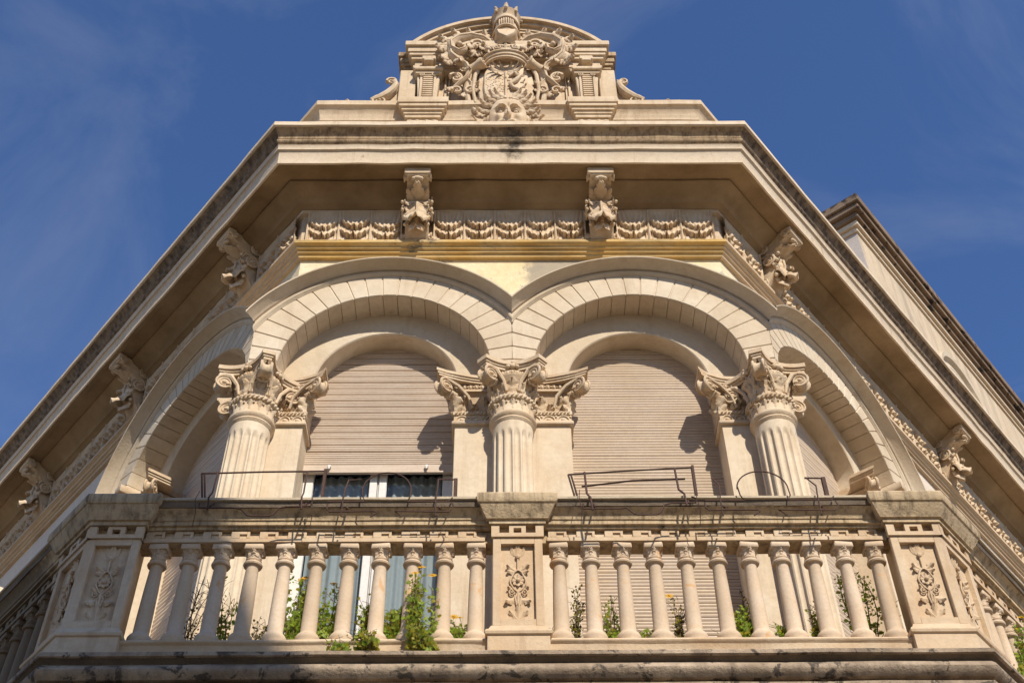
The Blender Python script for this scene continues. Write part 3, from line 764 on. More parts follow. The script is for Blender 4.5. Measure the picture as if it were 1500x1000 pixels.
b = MB().at(LT_)                                        # little iron guard rail before that window
for zz, r in ((11.0, .022), (10.48, .016)): b.tube([(-9.6, -.42, zz), (-6.15, -.42, zz), (-6.15, 0, zz)], r, 6)
for k in range(24): b.tube([(-6.15-.15*k, -.42, 10.48), (-6.15-.15*k, -.42, 11.0)], .010, 5)
b.build('guard_rail', M_IRON, palazzo, 40)

# ------------------------------------------------------------------ balcony
BE = 3.3                                            # length of the side returns
def bsweep(prof, name, mat, parent, smooth=35): return sweep(prof, name, mat, parent, BE, BE, smooth)
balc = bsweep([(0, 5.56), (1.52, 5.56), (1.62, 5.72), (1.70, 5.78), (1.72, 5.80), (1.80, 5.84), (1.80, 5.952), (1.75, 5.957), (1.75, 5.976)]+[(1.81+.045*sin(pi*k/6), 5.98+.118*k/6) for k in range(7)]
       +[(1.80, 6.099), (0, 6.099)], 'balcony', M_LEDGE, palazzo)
bsweep([(0, 6.101), (1.805, 6.101), (1.815, 6.112), (1.85, 6.126), (0, 6.126)], 'undercut', M_BLACKEDGE, balc)  # near-black band along the groove below the floor slab
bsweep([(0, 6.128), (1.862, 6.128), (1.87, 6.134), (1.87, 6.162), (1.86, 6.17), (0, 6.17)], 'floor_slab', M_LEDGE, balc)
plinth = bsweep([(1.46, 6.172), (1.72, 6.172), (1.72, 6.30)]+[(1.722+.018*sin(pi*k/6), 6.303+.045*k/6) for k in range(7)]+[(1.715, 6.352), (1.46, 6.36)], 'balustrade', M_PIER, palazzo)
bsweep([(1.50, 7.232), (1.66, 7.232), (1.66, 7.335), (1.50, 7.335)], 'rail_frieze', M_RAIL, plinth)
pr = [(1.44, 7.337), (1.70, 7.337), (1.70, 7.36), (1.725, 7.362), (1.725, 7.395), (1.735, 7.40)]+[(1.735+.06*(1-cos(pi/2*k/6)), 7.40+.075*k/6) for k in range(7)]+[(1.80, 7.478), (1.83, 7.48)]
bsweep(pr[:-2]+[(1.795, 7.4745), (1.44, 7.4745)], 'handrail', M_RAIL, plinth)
bsweep([(1.44, 7.476), (1.802, 7.476), (1.815, 7.522), (1.44, 7.522)], 'drip_edge', M_BLACKEDGE, plinth)  # near-black band running under the rail slab
bsweep([(1.44, 7.524), (1.83, 7.524), (1.835, 7.528), (1.835, 7.548), (1.825, 7.555), (1.44, 7.557)], 'rail_slab', M_RAILTOP, plinth)
# fret of stepped blocks on the rail
def fret(T_, x0, x1, n):
    b = MB().at(T_); d = (x1-x0)/n; y = -1.66
    b.box(x0, x1, y-.024, y+.01, 7.234, 7.268, .003)
    for k in range(n):
        x = x0+k*d
        b.box(x+.01, x+d*.34, y-.024, y, 7.27, 7.333, .003); b.box(x+d*.34, x+d*.60, y-.024, y, 7.308, 7.333)
        b.box(x+d*.60, x+d*.70, y-.024, y, 7.27, 7.333, .003); b.box(x+d*.34, x+d*.60, y-.010, y, 7.27, 7.307)
        b.box(x+d*.70, x+d+.01, y-.010, y, 7.27, 7.30)
    b.build('fret_band', M_PIER, plinth, 0)
fret(FR, -2.88, -.24, 12); fret(FR, .24, 2.88, 12); fret(RT_, -.25, 2.7, 13); fret(LT_, -2.7, .25, 13)
def baluster():
    b = MB()
    b.lathe([(.086, 6.36), (.086, 6.385), (.092, 6.40), (.092, 6.42), (.082, 6.44), (.068, 6.452), (.060, 6.47), (.0595, 6.6), (.0545, 6.85), (.0475, 7.045), (.049, 7.05), (.070, 7.056), (.075, 7.068),
             (.070, 7.08), (.054, 7.086), (.060, 7.095), (.064, 7.102), (.058, 7.11), (.048, 7.115), (.047, 7.14), (.052, 7.165), (.060, 7.18), (.05, 7.185)], 20)
    for k in range(4):
        b.at(RZ(pi/2*k+pi/4) @ T((0, -.055, 7.108))); b.leaf(.085, .052, -.2, 1.45, 3, ns=11, nt_=9)
        b.at(RZ(pi/2*k) @ T((0, -.053, 7.108))); b.leaf(.072, .038, -.2, 1.5, 3, ns=11, nt_=7)
    b.at(FR)
    b.prism([(-.073, -.066), (-.066, -.073), (.066, -.073), (.073, -.066), (.073, .066), (.066, .073), (-.066, .073), (-.073, .066)], 7.182, 7.231, .003)
    return b
B0 = None
def place_bal(M):
    global B0
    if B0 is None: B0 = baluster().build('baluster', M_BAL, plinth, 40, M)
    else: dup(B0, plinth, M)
YB = -1.60
for e in (-1, 1):
    for k in range(11):
        x = e*(.318+.245*k)+.012
        place_bal(T((x, YB, 0)) @ RZ(random.uniform(-.06, .06)))
for k in range(11):
    place_bal(RT_ @ T((-.10+.25*k, YB, 0)) @ RZ(random.uniform(-.05, .05))); place_bal(LT_ @ T((.10-.25*k, YB, 0)) @ RZ(random.uniform(-.05, .05)))

def relief(b, hw, z0, z1):
    """flower and leaf panel in low relief: tulip, leaf pair, rosette in a lozenge, leaf pair, palmette; local origin on the panel plane"""
    H = z1-z0; zc = lambda q: z0+H*q
    tb = lambda pts, r: b.tube(pts, r, 6)
    b.at(b.M)
    base = b.M
    for e in (-1, 1):
        b.M = base @ T((0, 0, zc(.83))) ; b.leaf(.12, .026, .0, .3, 1, RY(e*.45), 9, 7); b.leaf(.12, .028, .05, .3, 1, RY(e*.08), 9, 7)
        b.M = base
        b.M = base @ T((e*.012, 0, zc(.66))); b.leaf(.088, .030, .1, .9, 3, RY(e*1.05), 11, 7); b.leaf(.075, .024, .1, .9, 3, RY(e*1.75), 11, 7)
        b.M = base @ T((e*.012, 0, zc(.36))); b.leaf(.085, .028, .1, .9, 3, RY(e*.95), 11, 7)
        b.M = base @ T((e*.012, 0, zc(.28))); b.leaf(.095, .032, .1, .9, 3, RY(e*1.9), 11, 7)
        b.M = base @ T((e*.045, -.01, zc(.365))); b.spiral(.022, 1.3, .007, sgn=-e, start=pi/2, n=16)
        b.M = base
        b.M = base @ T((0, 0, zc(.015))); b.leaf(.10, .03, .0, .5, 2, RY(e*.75), 9, 7)
        b.M = base
        tb([(0, -.004, zc(.68)), (e*.028, -.008, zc(.64)), (e*.060, -.008, zc(.53)), (e*.056, -.008, zc(.48)), (e*.03, -.008, zc(.41)), (0, -.006, zc(.37))], .0075)
        tb([(e*.004, -.004, zc(.37)), (e*.022, -.008, zc(.3)), (e*.012, -.006, zc(.2))], .008)
    b.M = base @ T((0, 0, zc(.0))); b.leaf(.14, .032, .0, .5, 2, None, 9, 7); b.M = base
    tb([(0, -.006, zc(.66)), (0, -.008, zc(.75)), (0, -.006, zc(.84))], .008); tb([(0, -.006, zc(.2)), (0, -.008, zc(.36))], .012)
    b.ball((0, -.012, zc(.85)), (.02, .016, .02), 8, 6)
    for k in range(8):
        b.M = base @ T((0, -.004, zc(.525))) @ RY(2*pi*k/8); b.leaf(.052, .018, .1, .4, 1, None, 7, 5)
    b.M = base; b.ball((0, -.016, zc(.525)), .017, 8, 6)
def pier_face(b, T_, x0, x1, y, panel=True):
    """raised frame round a sunk carved panel on a pier face lying at y"""
    z0, z1 = 6.445, 7.225; f = .062; b.at(T_)
    b.box(x0, x0+f, y, y+.045, z0, z1, .004); b.box(x1-f, x1, y, y+.045, z0, z1, .004)
    b.box(x0+f, x1-f, y, y+.045, z1-.055, z1); b.box(x0+f, x1-f, y, y+.045, z0, z0+.055)
    b.at(T_ @ T(((x0+x1)/2, y+.036, 0))); relief(b, (x1-x0)/2-f, z0+.06, z1-.06); b.at(T_)
def step_band(b, T_, x0, x1, y):
    b.at(T_); w_ = x1-x0
    b.box(x0-.012, x1+.012, y-.016, y+.02, 7.227, 7.262)
    for xa, xb, za, zb in ((x0-.012, x0+.05, 7.262, 7.335), (x1-.05, x1+.012, 7.262, 7.335), (x0+w_*.33, x0+w_*.42, 7.262, 7.333), (x0+w_*.58, x0+w_*.67, 7.262, 7.333), (x0+w_*.42, x0+w_*.58, 7.308, 7.333)):
        b.box(xa, xb, y-.015, y+.02, za, zb)
def rings(b, shape, levels):
    """stack of plan outlines: levels = [(offset, z), ...]"""
    n = len(shape(0)); v = []; f = []
    for o, z in levels: v += [(x, y, z) for x, y in shape(o)]
    for k in range(len(levels)-1):
        for i in range(n): j = (i+1) % n; f.append((k*n+i, k*n+j, (k+1)*n+j, (k+1)*n+i))
    f += [tuple(range(n))[::-1], tuple(range((len(levels)-1)*n, len(levels)*n))]
    b.add(v, f)
CAPL = [(.0, 7.338), (.03, 7.34), (.03, 7.372), (.05, 7.376), (.055, 7.39), (.075, 7.42), (.105, 7.485), (.115, 7.49), (.125, 7.51), (.125, 7.565), (.115, 7.58)]
BASL = [(.035, 6.174), (.035, 6.345), (.05, 6.352), (.055, 6.372), (.045, 6.392), (.03, 6.40), (.01, 6.44)]
def centre_pier():
    b = MB(); x0, x1 = -.178, .202; y = -1.735
    b.box(x0+.001, x1-.001, y+.04, -1.47, 6.44, 7.337)
    pier_face(b, FR, x0, x1, y); step_band(b, FR, x0, x1, y)
    sh = lambda o: [(x0-o, -1.45+o*.2), (x0-o, y-o), (x1+o, y-o), (x1+o, -1.45+o*.2)]
    b.at(FR); rings(b, sh, BASL)
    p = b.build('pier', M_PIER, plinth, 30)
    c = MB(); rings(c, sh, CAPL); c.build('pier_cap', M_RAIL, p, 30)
centre_pier()
def corner_pier(s_, T_):
    b = MB(); P = 1.735; xi = s_*2.885; xc = s_*(W+MIT*P); ue = s_*(-.30)   # ue: end of the side face (local x)
    def sh(o):
        q = P+o; e = s_*o
        pts = [(xi-e, -1.45), (xi-e, -q), (s_*(W+MIT*q), -q)]
        a_ = T_ @ Vector((ue+e, -q, 0)); c_ = T_ @ Vector((ue+e, -1.45, 0)); m_ = (s_*(W+MIT*1.45)*.999, -1.45)
        pts += [tuple(a_.xy), tuple(c_.xy), m_]
        return pts if s_ > 0 else pts
    rings(b, lambda o: sh(o-.041), [(0, 6.44), (0, 7.337)])
    pier_face(b, FR, *sorted((xi, xc)), -P); step_band(b, FR, *sorted((xi, xc)), -P)
    ul_ = -s_*MIT*P
    pier_face(b, T_, *sorted((ul_, ue)), -P); step_band(b, T_, *sorted((ul_, ue)), -P)
    b.at(FR); rings(b, sh, BASL)
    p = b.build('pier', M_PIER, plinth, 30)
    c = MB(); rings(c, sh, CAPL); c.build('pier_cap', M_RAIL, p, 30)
corner_pier(1, RT_); corner_pier(-1, LT_)
for s_, T_ in ((1, RT_), (-1, LT_)):                    # end piers and returns of the balcony
    b = MB().at(T_); xa, xb = sorted((s_*2.75, s_*3.15))
    b.box(xa, xb, -1.735, -1.45, 6.174, 7.337, .006); b.box(xa-.09, xb+.09, -1.84, -1.40, 7.34, 7.57, .02)
    xa, xb = sorted((s_*2.9, s_*3.15)); b.box(xa, xb, -1.45, 0, 6.174, 7.337); b.box(xa-.05, xb+.05, -1.39, 0, 7.34, 7.55)
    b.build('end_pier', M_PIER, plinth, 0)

# ------------------------------------------------------------------ attic and pediment
att = sweep([(-.3, 14.15), (.06, 14.15), (.06, 15.14), (.09, 15.15), (.09, 15.22), (.12, 15.235), (.125, 15.29)]+[(.13+.07*(k/6)**1.6, 15.30+.14*k/6) for k in range(7)]
      +[(.215, 15.445), (.225, 15.45), (.225, 15.545), (.21, 15.56), (-.3, 15.57)], 'attic', M_PARAPET, palazzo, 1.0, 1.0)
XO = -.02
ped = MB().at(T((XO, 0, 0)))
ped.box(-1.46, 1.46, -.06, .35, 15.56, 17.0)                                  # back slab
ped.box(-1.50, -1.27, -.13, .30, 15.57, 16.45, .01); ped.box(1.27, 1.50, -.13, .30, 15.57, 16.45, .01)
for e in (-1, 1):                                                            # pilasters with notched panels
    ped.at(T((XO, 0, 0)))
    xs = lambda a, c: sorted((e*a, e*c))
    ped.facade([(e*1.22, 15.57), (e*.97, 15.57), (e*.93, 16.28), (e*1.26, 16.28)], 0, -.20, .01)
    for k in range(12):
        z = 15.66+.05*k; ped.box(*xs(1.165, 1.025), -.228, -.19, z, z+.026, .006)
    for xa, xb in ((1.015, .985), (1.205, 1.175)): ped.box(*xs(xa, xb), -.225, -.19, 15.62, 16.26, .004)
    ped.at(T((XO, 0, -.09)))
    ped.box(*xs(.91, 1.28), -.25, 0, 16.28, 16.33, .01); ped.box(*xs(.89, 1.30), -.29, 0, 16.33, 16.39, .012)
    for dx in (-.09, .09): ped.at(T((XO+e*1.095+dx, -.235, 16.17))); ped.spiral(.035, 1.5, .010, sgn=(1 if dx > 0 else -1), start=pi/2, n=18)
    ped.at(T((XO, 0, -.09)))
    for xa, xb in ((.87, .84), (.82, .80)): ped.box(*xs(xa, xb), -.10, 0, 15.57, 16.4)
    ped.box(*xs(1.00, 1.19), -.33, 0, 16.51, 16.60, .01); ped.box(*xs(1.03, 1.16), -.34, 0, 16.46, 16.515, .01)
ped.at(T((XO, 0, -.09)))
# entablature, in steps (each: half width, projection)
def ent(xw, p, lv):
    for dp, z0, z1 in lv: ped.box(-xw-dp, xw+dp, -p-dp, .3-.002*dp, z0, z1, .006)
ent(1.30, .20, ((0, 16.40, 16.47), (.02, 16.472, 16.52), (.0, 16.522, 16.64), (.05, 16.642, 16.70), (.08, 16.702, 16.76), (.10, 16.762, 16.87), (.14, 16.872, 16.97)))
ped.at(FR); ped = ped.build('pediment', M_PARAPET, palazzo, 35); PED = ped; ped = MB().at(T((XO, 0, -.09)))
ent(1.42, .03, ((0, 16.402, 16.468), (.02, 16.474, 16.518), (.0, 16.524, 16.638), (.05, 16.644, 16.698), (.08, 16.704, 16.758), (.10, 16.764, 16.868), (.13, 16.874, 16.965)))
ped.build('entablature_ends', M_CYMA, PED, 35); ped = MB()
# segmental arch on top
ped.at(T((XO, 0, 0)))
def seg(r0, r1, p0, p1, cz=15.96):
    n = 40; v = []
    for i in range(n+1):
        a = radians(32.5)+radians(115)*i/n
        for r, p in ((r0, p0), (r1, p0), (r1, p1), (r0, p1)): v.append((r*cos(a), -p, cz+r*sin(a)))
    ped.add(v, [(i*4+k, i*4+(k+1) % 4, i*4+4+(k+1) % 4, i*4+4+k) for i in range(n) for k in range(4)]+[(0, 1, 2, 3), (n*4+3, n*4+2, n*4+1, n*4)])
seg(1.30, 1.42, -.3, .14); seg(1.421, 1.47, -.3, .18); seg(1.471, 1.54, -.3, .20); seg(1.541, 1.60, -.3, .25); seg(1.601, 1.66, -.3, .31)
n = 30; poly = [(1.30*cos(radians(25+130*i/n)), 15.96+1.30*sin(radians(25+130*i/n))) for i in range(n+1)]
ped.facade(poly, .3, -.04)
# ressauts of the attic cap below the pilasters, with bolsters
for e in (-1, 1):
    cx = e*1.135; lv = ((.0, 15.14, 15.22), (.03, 15.222, 15.28), (.05, 15.282, 15.33), (.08, 15.332, 15.38), (.11, 15.382, 15.44), (.13, 15.442, 15.56))
    for dp, z0, z1 in lv: ped.box(cx-.21-dp, cx+.21+dp, -.16-dp, -.05, z0-.02, z1-.02, .008)
    ped.box(cx-.20, cx+.20, -.17, -.05, 14.9, 15.119, .01)
    ped.at(T((XO+cx, -.17, 15.06)) @ RY(pi/2)); ped.lathe([(.02, -.2), (.06, -.195), (.065, -.15), (.05, -.12), (.066, -.06), (.05, -.02), (.05, .02), (.066, .06), (.05, .12), (.065, .15), (.06, .195), (.02, .2)], 16)
    ped.at(T((XO, 0, 0)))
    # side consoles sweeping down on the attic
    for k in range(3):
        ped.tube([(e*1.58, -.03-.05*k, 16.20-.02*k), (e*1.54, -.03-.05*k, 16.10), (e*1.57, -.03-.05*k, 15.98), (e*1.64, -.03-.05*k, 15.86), (e*1.74, -.03-.05*k, 15.76), (e*1.86, -.03-.05*k, 15.70)], [.035, .04, .05, .055, .05, .03], 8)
    ped.facade([(e*1.48, 15.56), (e*1.90, 15.56), (e*1.84, 15.68), (e*1.70, 15.77), (e*1.58, 15.95), (e*1.52, 16.16), (e*1.48, 16.16)], .1, -.06)
    ped.at(T((XO+e*1.60, -.12, 16.16))); ped.spiral(.07, 1.7, .022, sgn=e, start=pi, width=1.8)
    ped.at(T((XO+e*1.74, -.12, 15.68))); ped.spiral(.10, 1.8, .026, sgn=-e, start=pi/2, width=1.8)
    ped.at(T((XO, 0, 0)))
    for k in range(3): ped.at(T((XO+e*(2.08+.16*k), -.1, 15.56))); ped.leaf(.15-.02*k, .06, .3, 1.0, 3, RY(e*.9))
    ped.at(T((XO+e*2.40, -.02, 15.57))); ped.lathe([(.06, 0), (.07, .02), (.05, .05), (.055, .09), (.03, .13), (.001, .15)], 10)
    ped.at(T((XO, 0, 0)))
ped.build('segmental_arch', M_PARAPET, PED, 35); ped = PED

# shield
b = MB().at(T((-.045, -.03, -.31)))
out_ = [(-.34, 16.62), (.34, 16.62), (.36, 16.4), (.37, 16.1), (.34, 15.8), (.26, 15.66), (0, 15.6), (-.26, 15.66), (-.34, 15.8), (-.37, 16.1), (-.36, 16.4)]
b.facade([(x*1.28, 16.1+(z-16.1)*1.02) for x, z in out_], 0, -.16, .02)
b.facade([(x*1.05, 16.1+(z-16.1)*1.0) for x, z in out_], 0, -.21, .02)
b.facade([(x*.84, 16.1+(z-16.1)*.95) for x, z in out_], 0, -.25, .02)
random.seed(3)
for k in range(170):                                                          # stippled left half
    x, z = random.uniform(-.27, -.02), random.uniform(15.72, 16.42); b.ball((x, -.25, z), (.011, .008, .011), 5, 4)
b.tube([(0.0, -.255, 15.64), (0, -.265, 16.0), (.0, -.265, 16.45)], [.022, .018, .016], 8)
for e in (-1, 1):                                                             # palm fronds
    for k, (a, ln) in enumerate(((.5, .20), (.95, .25), (1.4, .26), (1.85, .24), (2.3, .18))):
        b.at(T((-.045, -.285, 16.15)) @ RY(e*a)); b.leaf(ln, .028, .05, 1.0, 5, ns=13, nt_=7)
b.at(T((-.045, -.03, -.31)))
b.tube([(.05, -.265, 16.34), (.12, -.275, 16.38), (.19, -.275, 16.32), (.14, -.275, 16.22), (.06, -.275, 16.14), (.10, -.275, 16.02), (.19, -.275, 15.98), (.15, -.275, 15.86), (.06, -.27, 15.80)],
       [.018, .034, .03, .036, .03, .036, .03, .028, .012], 8)                  # writhing beast in the right half
for k, (x, z, a) in enumerate(((.2, 16.2, 1.2), (.06, 16.25, -1.2), (.22, 16.08, 1.0), (.05, 16.05, -1.4), (.22, 15.88, 1.6), (.22, 16.35, .6))):
    b.at(T((-.045+x, -.29, z-.31)) @ RY(a)); b.leaf(.08, .024, .1, 1.2, 2, ns=8, nt_=5)
b.at(T((-.045, -.03, -.31)))
for e in (-1, 1):                                                             # rolled strapwork of the cartouche
    b.at(T((-.045+e*.41, -.30, 16.25)) @ RZ(e*.55) @ RY(e*.2)); b.volute(.10, .24, RZ(pi/2), e)
    b.at(T((-.045, -.03, -.31)))
    b.tube([(e*.40, -.20, 16.62), (e*.50, -.20, 16.45), (e*.54, -.17, 16.15), (e*.50, -.15, 15.85), (e*.40, -.13, 15.66)], [.05, .05, .045, .04, .03], 8)
    b.tube([(e*.36, -.24, 16.58), (e*.42, -.24, 16.40), (e*.45, -.21, 16.1), (e*.41, -.19, 15.8)], [.03, .03, .028, .02], 8)
b.at(FR); b.build('shield', M_CARVED, ped, 45)
# coronet over the shield
b = MB().at(T((-.045, -.25, 16.30)))
def band(u, v):
    a = pi+pi*u; q = v; r = .27+.05*q; 
    return (r*cos(a), .62*r*sin(a), .02+.13*q)
b.grid(lambda u, v: band(u, v), 24, 5); b.grid(lambda u, v: tuple(c*(.9 if i < 2 else 1) for i, c in enumerate(band(u, v))), 24, 5)
for z, r, t in ((.02, .275, .022), (.15, .325, .018), (.08, .302, .010)): b.tube([(r*cos(a), .62*r*sin(a), z) for a in [pi+pi*i/20 for i in range(21)]], t, 6)
for k in range(5):
    a = pi+pi*k/4; x, y = .33*cos(a), .62*.33*sin(a)
    if k in (1, 3): b.tube([(x, y, .15), (x*1.03, y*1.05, .22)], [.02, .016], 6); b.ball((x*1.05, y*1.06, .255), .042)
    elif k == 2: b.leaf(.13, .05, .1, .6, 2, T((x, y, .14)))
    else: b.ball((x*1.05, y, .19), .045)
b.at(FR); b.build('coronet', M_CARVED, ped, 45)
# helmet with crest
b = MB().at(T((-.035, -.22, -.21)) @ Matrix.Scale(.80, 4, (1, 0, 0)))
b.lathe([(.16, 16.98), (.21, 17.02), (.15, 17.08), (.17, 17.14), (.22, 17.22), (.235, 17.36), (.22, 17.50), (.16, 17.60), (.05, 17.64), (.001, 17.645)], 26)
for k in range(-3, 4):                                                        # visor bars
    a = -pi/2+k*.17
    b.tube([((.23+.02*sin(pi*q))*cos(a), (.23+.03*sin(pi*q))*sin(a), 17.30+.22*q) for q in [i/8 for i in range(9)]], .017, 6)
b.tube([(.245*cos(a), .25*sin(a), 17.29-.02*sin(a)) for a in [pi*1.05+pi*.9*i/14 for i in range(15)]], .022, 6)
b.tube([(.235*cos(a), .25*sin(a), 17.54) for a in [pi*1.05+pi*.9*i/14 for i in range(15)]], .02, 6)
b.facade([(-.2, 17.24), (.2, 17.24), (.16, 17.10), (0, 17.0), (-.16, 17.10)], -.05, -.235, .03)
b.lathe([(.22, 17.56), (.25, 17.58), (.25, 17.62), (.235, 17.64), (.25, 17.70), (.285, 17.76), (.25, 17.74), (.2, 17.64)], 26)     # coronet of the helmet
for k in range(9):
    a = 2*pi*k/9-pi/2; x, y = .285*cos(a), .285*sin(a)
    b.at(T((-.035+x*.8, -.22+y, 17.53)) @ RZ(a+pi/2)); b.leaf(.10, .035, .1, .5, 2, ns=8, nt_=5); b.ball((0, 0, .0), .028, 7, 5)
b.at(FR); b.build('helmet', M_CARVED, ped, 45)
# collar under the helmet
b = MB().at(T((-.035, 0, -.24)))
b.facade([(-.30, 17.02), (.30, 17.02), (.33, 16.96), (.22, 16.90), (.15, 16.80), (0, 16.74), (-.15, 16.80), (-.22, 16.90), (-.33, 16.96)], -.05, -.36, .03)
for k in range(-3, 4): b.ball((k*.07, -.365, 16.95-.012*k*k*.3), (.022, .015, .022), 7, 5)
for e in (-1, 1): b.at(T((-.035+e*.13, -.37, 16.66))); b.spiral(.05, 1.5, .014, sgn=e, start=pi/2, n=18)
b.at(FR); b.build('collar', M_CARVED, ped, 45)
# mantling: acanthus scrolls either side
b = MB()
for e in (-1, 1):
    base = T((-.035, -.03, 15.70)) @ Matrix.Scale(e*.80, 4, (1, 0, 0)) @ Matrix.Scale(.88, 4, (0, 0, 1)) @ T((0, 0, -15.76)); b.at(base)
    def scroll(cx, cz, r, y, st=0, sg=1, tb=.04, turns=1.5):
        b.at(base @ T((cx, y, cz))); b.spiral(r, turns, tb, sgn=sg, start=st, width=1.3, n=34); b.at(base)
    def sprig(pts, r):
        b.tube(pts, [k_*.62 for k_ in r], 8); n_ = 0
        for i in range(len(pts)-1):
            p, q = Vector(pts[i]), Vector(pts[i+1]); d = q-p; m_ = max(1, int(d.length/.12))
            for k in range(m_):
                o = p.lerp(q, k/m_); a_ = atan2(d.x, d.z); n_ += 1
                b.at(base @ T(o+Vector((0, -.015, 0))) @ RY(a_+(.75 if n_ % 2 else -.75))); b.leaf(.20+.06*(n_ % 3 == 0), .07, .10, 1.5, 4, ns=13, nt_=7)
                b.at(base)
    def band(pts, r):                                      # broad acanthus stem: flat ribbon with leaves peeling off the outside
        b.tube([(x, y_, z) for x, y_, z in pts], r, 8); n_ = len(pts)
        b.tube([(x, y_-r[min(i, n_-1)]*.8, z) for i, (x, y_, z) in enumerate(pts)], [k_*.35 for k_ in r], 6)
    band([(.22, -.20, 17.14), (.40, -.26, 17.22), (.62, -.30, 17.22), (.84, -.32, 17.12), (.97, -.33, 16.95), (.95, -.33, 16.78), (.83, -.33, 16.70), (.72, -.34, 16.76), (.70, -.35, 16.88)], [.05, .07, .075, .08, .08, .07, .06, .05, .035])
    band([(.98, -.30, 16.86), (.96, -.30, 16.66), (.84, -.29, 16.52), (.70, -.27, 16.44), (.64, -.26, 16.30), (.68, -.24, 16.14), (.80, -.22, 16.02), (.90, -.2, 15.92)], [.07, .07, .065, .055, .05, .045, .04, .03])
    band([(.70, -.22, 16.16), (.60, -.2, 16.02), (.60, -.19, 15.90), (.68, -.18, 15.80)], [.04, .035, .03, .025])
    scroll(.86, 16.14, .12, -.22, .5, 1, .038, 1.3); scroll(.62, 15.84, .085, -.2, 2, -1, .03, 1.2); scroll(.84, 15.84, .085, -.2, 0, 1, .03, 1.2)
    scroll(.50, 17.0, .11, -.3, 0, 1, .036, 1.3); scroll(.98, 17.24, .08, -.2, 0, 1, .026, 1.2)
    leaves = [(.30, 17.14, -.26, .35, .30, .10), (.50, 17.22, -.28, .75, .30, .10), (.70, 17.22, -.30, 1.05, .32, .11), (.90, 17.08, -.32, 1.35, .30, .11), (.98, 16.92, -.33, 1.9, .28, .11),
              (.97, 16.76, -.33, 2.6, .34, .12), (.86, 16.68, -.33, 3.3, .30, .11), (.90, 16.58, -.3, 2.2, .24, .09), (.74, 16.48, -.28, 3.6, .24, .09), (.66, 16.36, -.27, -1.2, .20, .075),
              (.60, 17.10, -.32, 2.8, .30, .11), (.42, 17.08, -.30, 2.9, .28, .10), (.44, 16.86, -.30, 2.2, .24, .10), (.58, 16.84, -.30, 3.3, .24, .09), (.34, 16.98, -.32, 3.5, .26, .10),
              (.72, 16.12, -.24, 1.1, .18, .07), (.64, 16.04, -.22, -1.8, .18, .07), (.90, 15.96, -.2, 2.2, .16, .065), (.70, 15.80, -.2, 2.6, .15, .06), (.56, 15.92, -.2, -2.4, .15, .06),
              (1.02, 17.20, -.18, 1.2, .20, .06), (.76, 17.32, -.18, .9, .20, .06), (.36, 17.30, -.16, 1.0, .22, .07)]
    for x, z, y, a, ln, wd in leaves:
        b.at(base @ T((x, y, z)) @ RY(a)); b.leaf(ln, wd, -.05, .95, 4, ns=19, nt_=11, cup=.3)
    b.at(base)
    for x, z, r in ((.40, 16.98, .035), (.82, 16.93, .05), (.52, 16.86, .03)): b.ball((x, -.34, z), r)
    b.at(FR)
b.build('mantling', M_CARVED, ped, 50)
# bearded mask on the attic
def face(u, v):
    a_, q_ = -1+2*u, -1+2*v; x = a_*sqrt(1-.5*q_*q_); z = q_*sqrt(1-.5*a_*a_)
    G = lambda cx, cz, sx, sz: math.exp(-((abs(x)-cx)/sx)**2-((z-cz)/sz)**2)
    G1 = lambda cx, cz, sx, sz: math.exp(-((x-cx)/sx)**2-((z-cz)/sz)**2)
    d = .16*sqrt(max(0, 1-.75*x*x))*sqrt(max(0, 1-.55*z*z))
    d += .085*G1(0, .02, .10, .26)+.055*G1(0, -.16, .17, .10)              # nose
    d -= .06*G(.40, .22, .22, .10); d += .034*G(.40, .20, .10, .07)         # sockets, eyeballs
    d += .065*G(.36, .43, .26, .06)-.03*G1(0, .5, .06, .12)                  # brows
    d += .045*G(.52, -.10, .16, .16)                                          # cheeks
    d += .05*G(.26, -.38, .22, .08)-.05*G1(0, -.54, .20, .06)+.05*G1(0, -.68, .22, .09)    # moustache, mouth, lip
    d += .02*sin(14*x+3*z)*max(0, -z-.45)+.012*math.cos(9*z)*max(0, z-.5)
    k = 1-.10*max(0, -z)
    return (.275*x*k, -d, .36*z)
b = MB().at(T((-.02, -.22, 15.02)) @ RX(radians(10)) @ Matrix.Scale(.9, 4, (1, 0, 0))); b.grid(face, 61, 61)
for e in (-1, 1): 
    b.ball((e*.112, -.128, .075), (.036, .022, .024)); b.ball((e*.112, -.149, .075), (.012, .006, .012), 8, 6); b.ball((e*.285, -.02, .02), (.035, .05, .085))
    for zo, sg, tr in ((.0, 1, .011), (.0, -1, .008), (.035, 1, .016)):
        b.tube([(e*.112+.055*cos(a), -.150+.045*cos(a)**2, .075+zo+sg*.032*sin(a)) for a in [pi*i/10 for i in range(11)]], tr, 6)
    b.tube([(e*.02, -.20, .02), (e*.035, -.215, -.04), (e*.03, -.20, -.065)], .02, 6)
for e in (-1, 1):
    for k in range(7):                                     # locks of hair combed out from the brow
        b.at(T((-.02+e*(.02+.045*k), -.40+.012*k*k*.6, 15.345-.008*k*k)) @ RY(e*(.75+.16*k))); b.leaf(.24, .05, -.1, .9, 3, cup=.4)
    for k in range(4):
        b.at(T((-.02+e*(.30+.02*k), -.24, 15.18-.12*k)) @ RY(e*(1.6+.3*k))); b.leaf(.16, .045, .2, 1.2, 3)
b.at(FR); b.build('mask', M_CARVED, ped, 60)

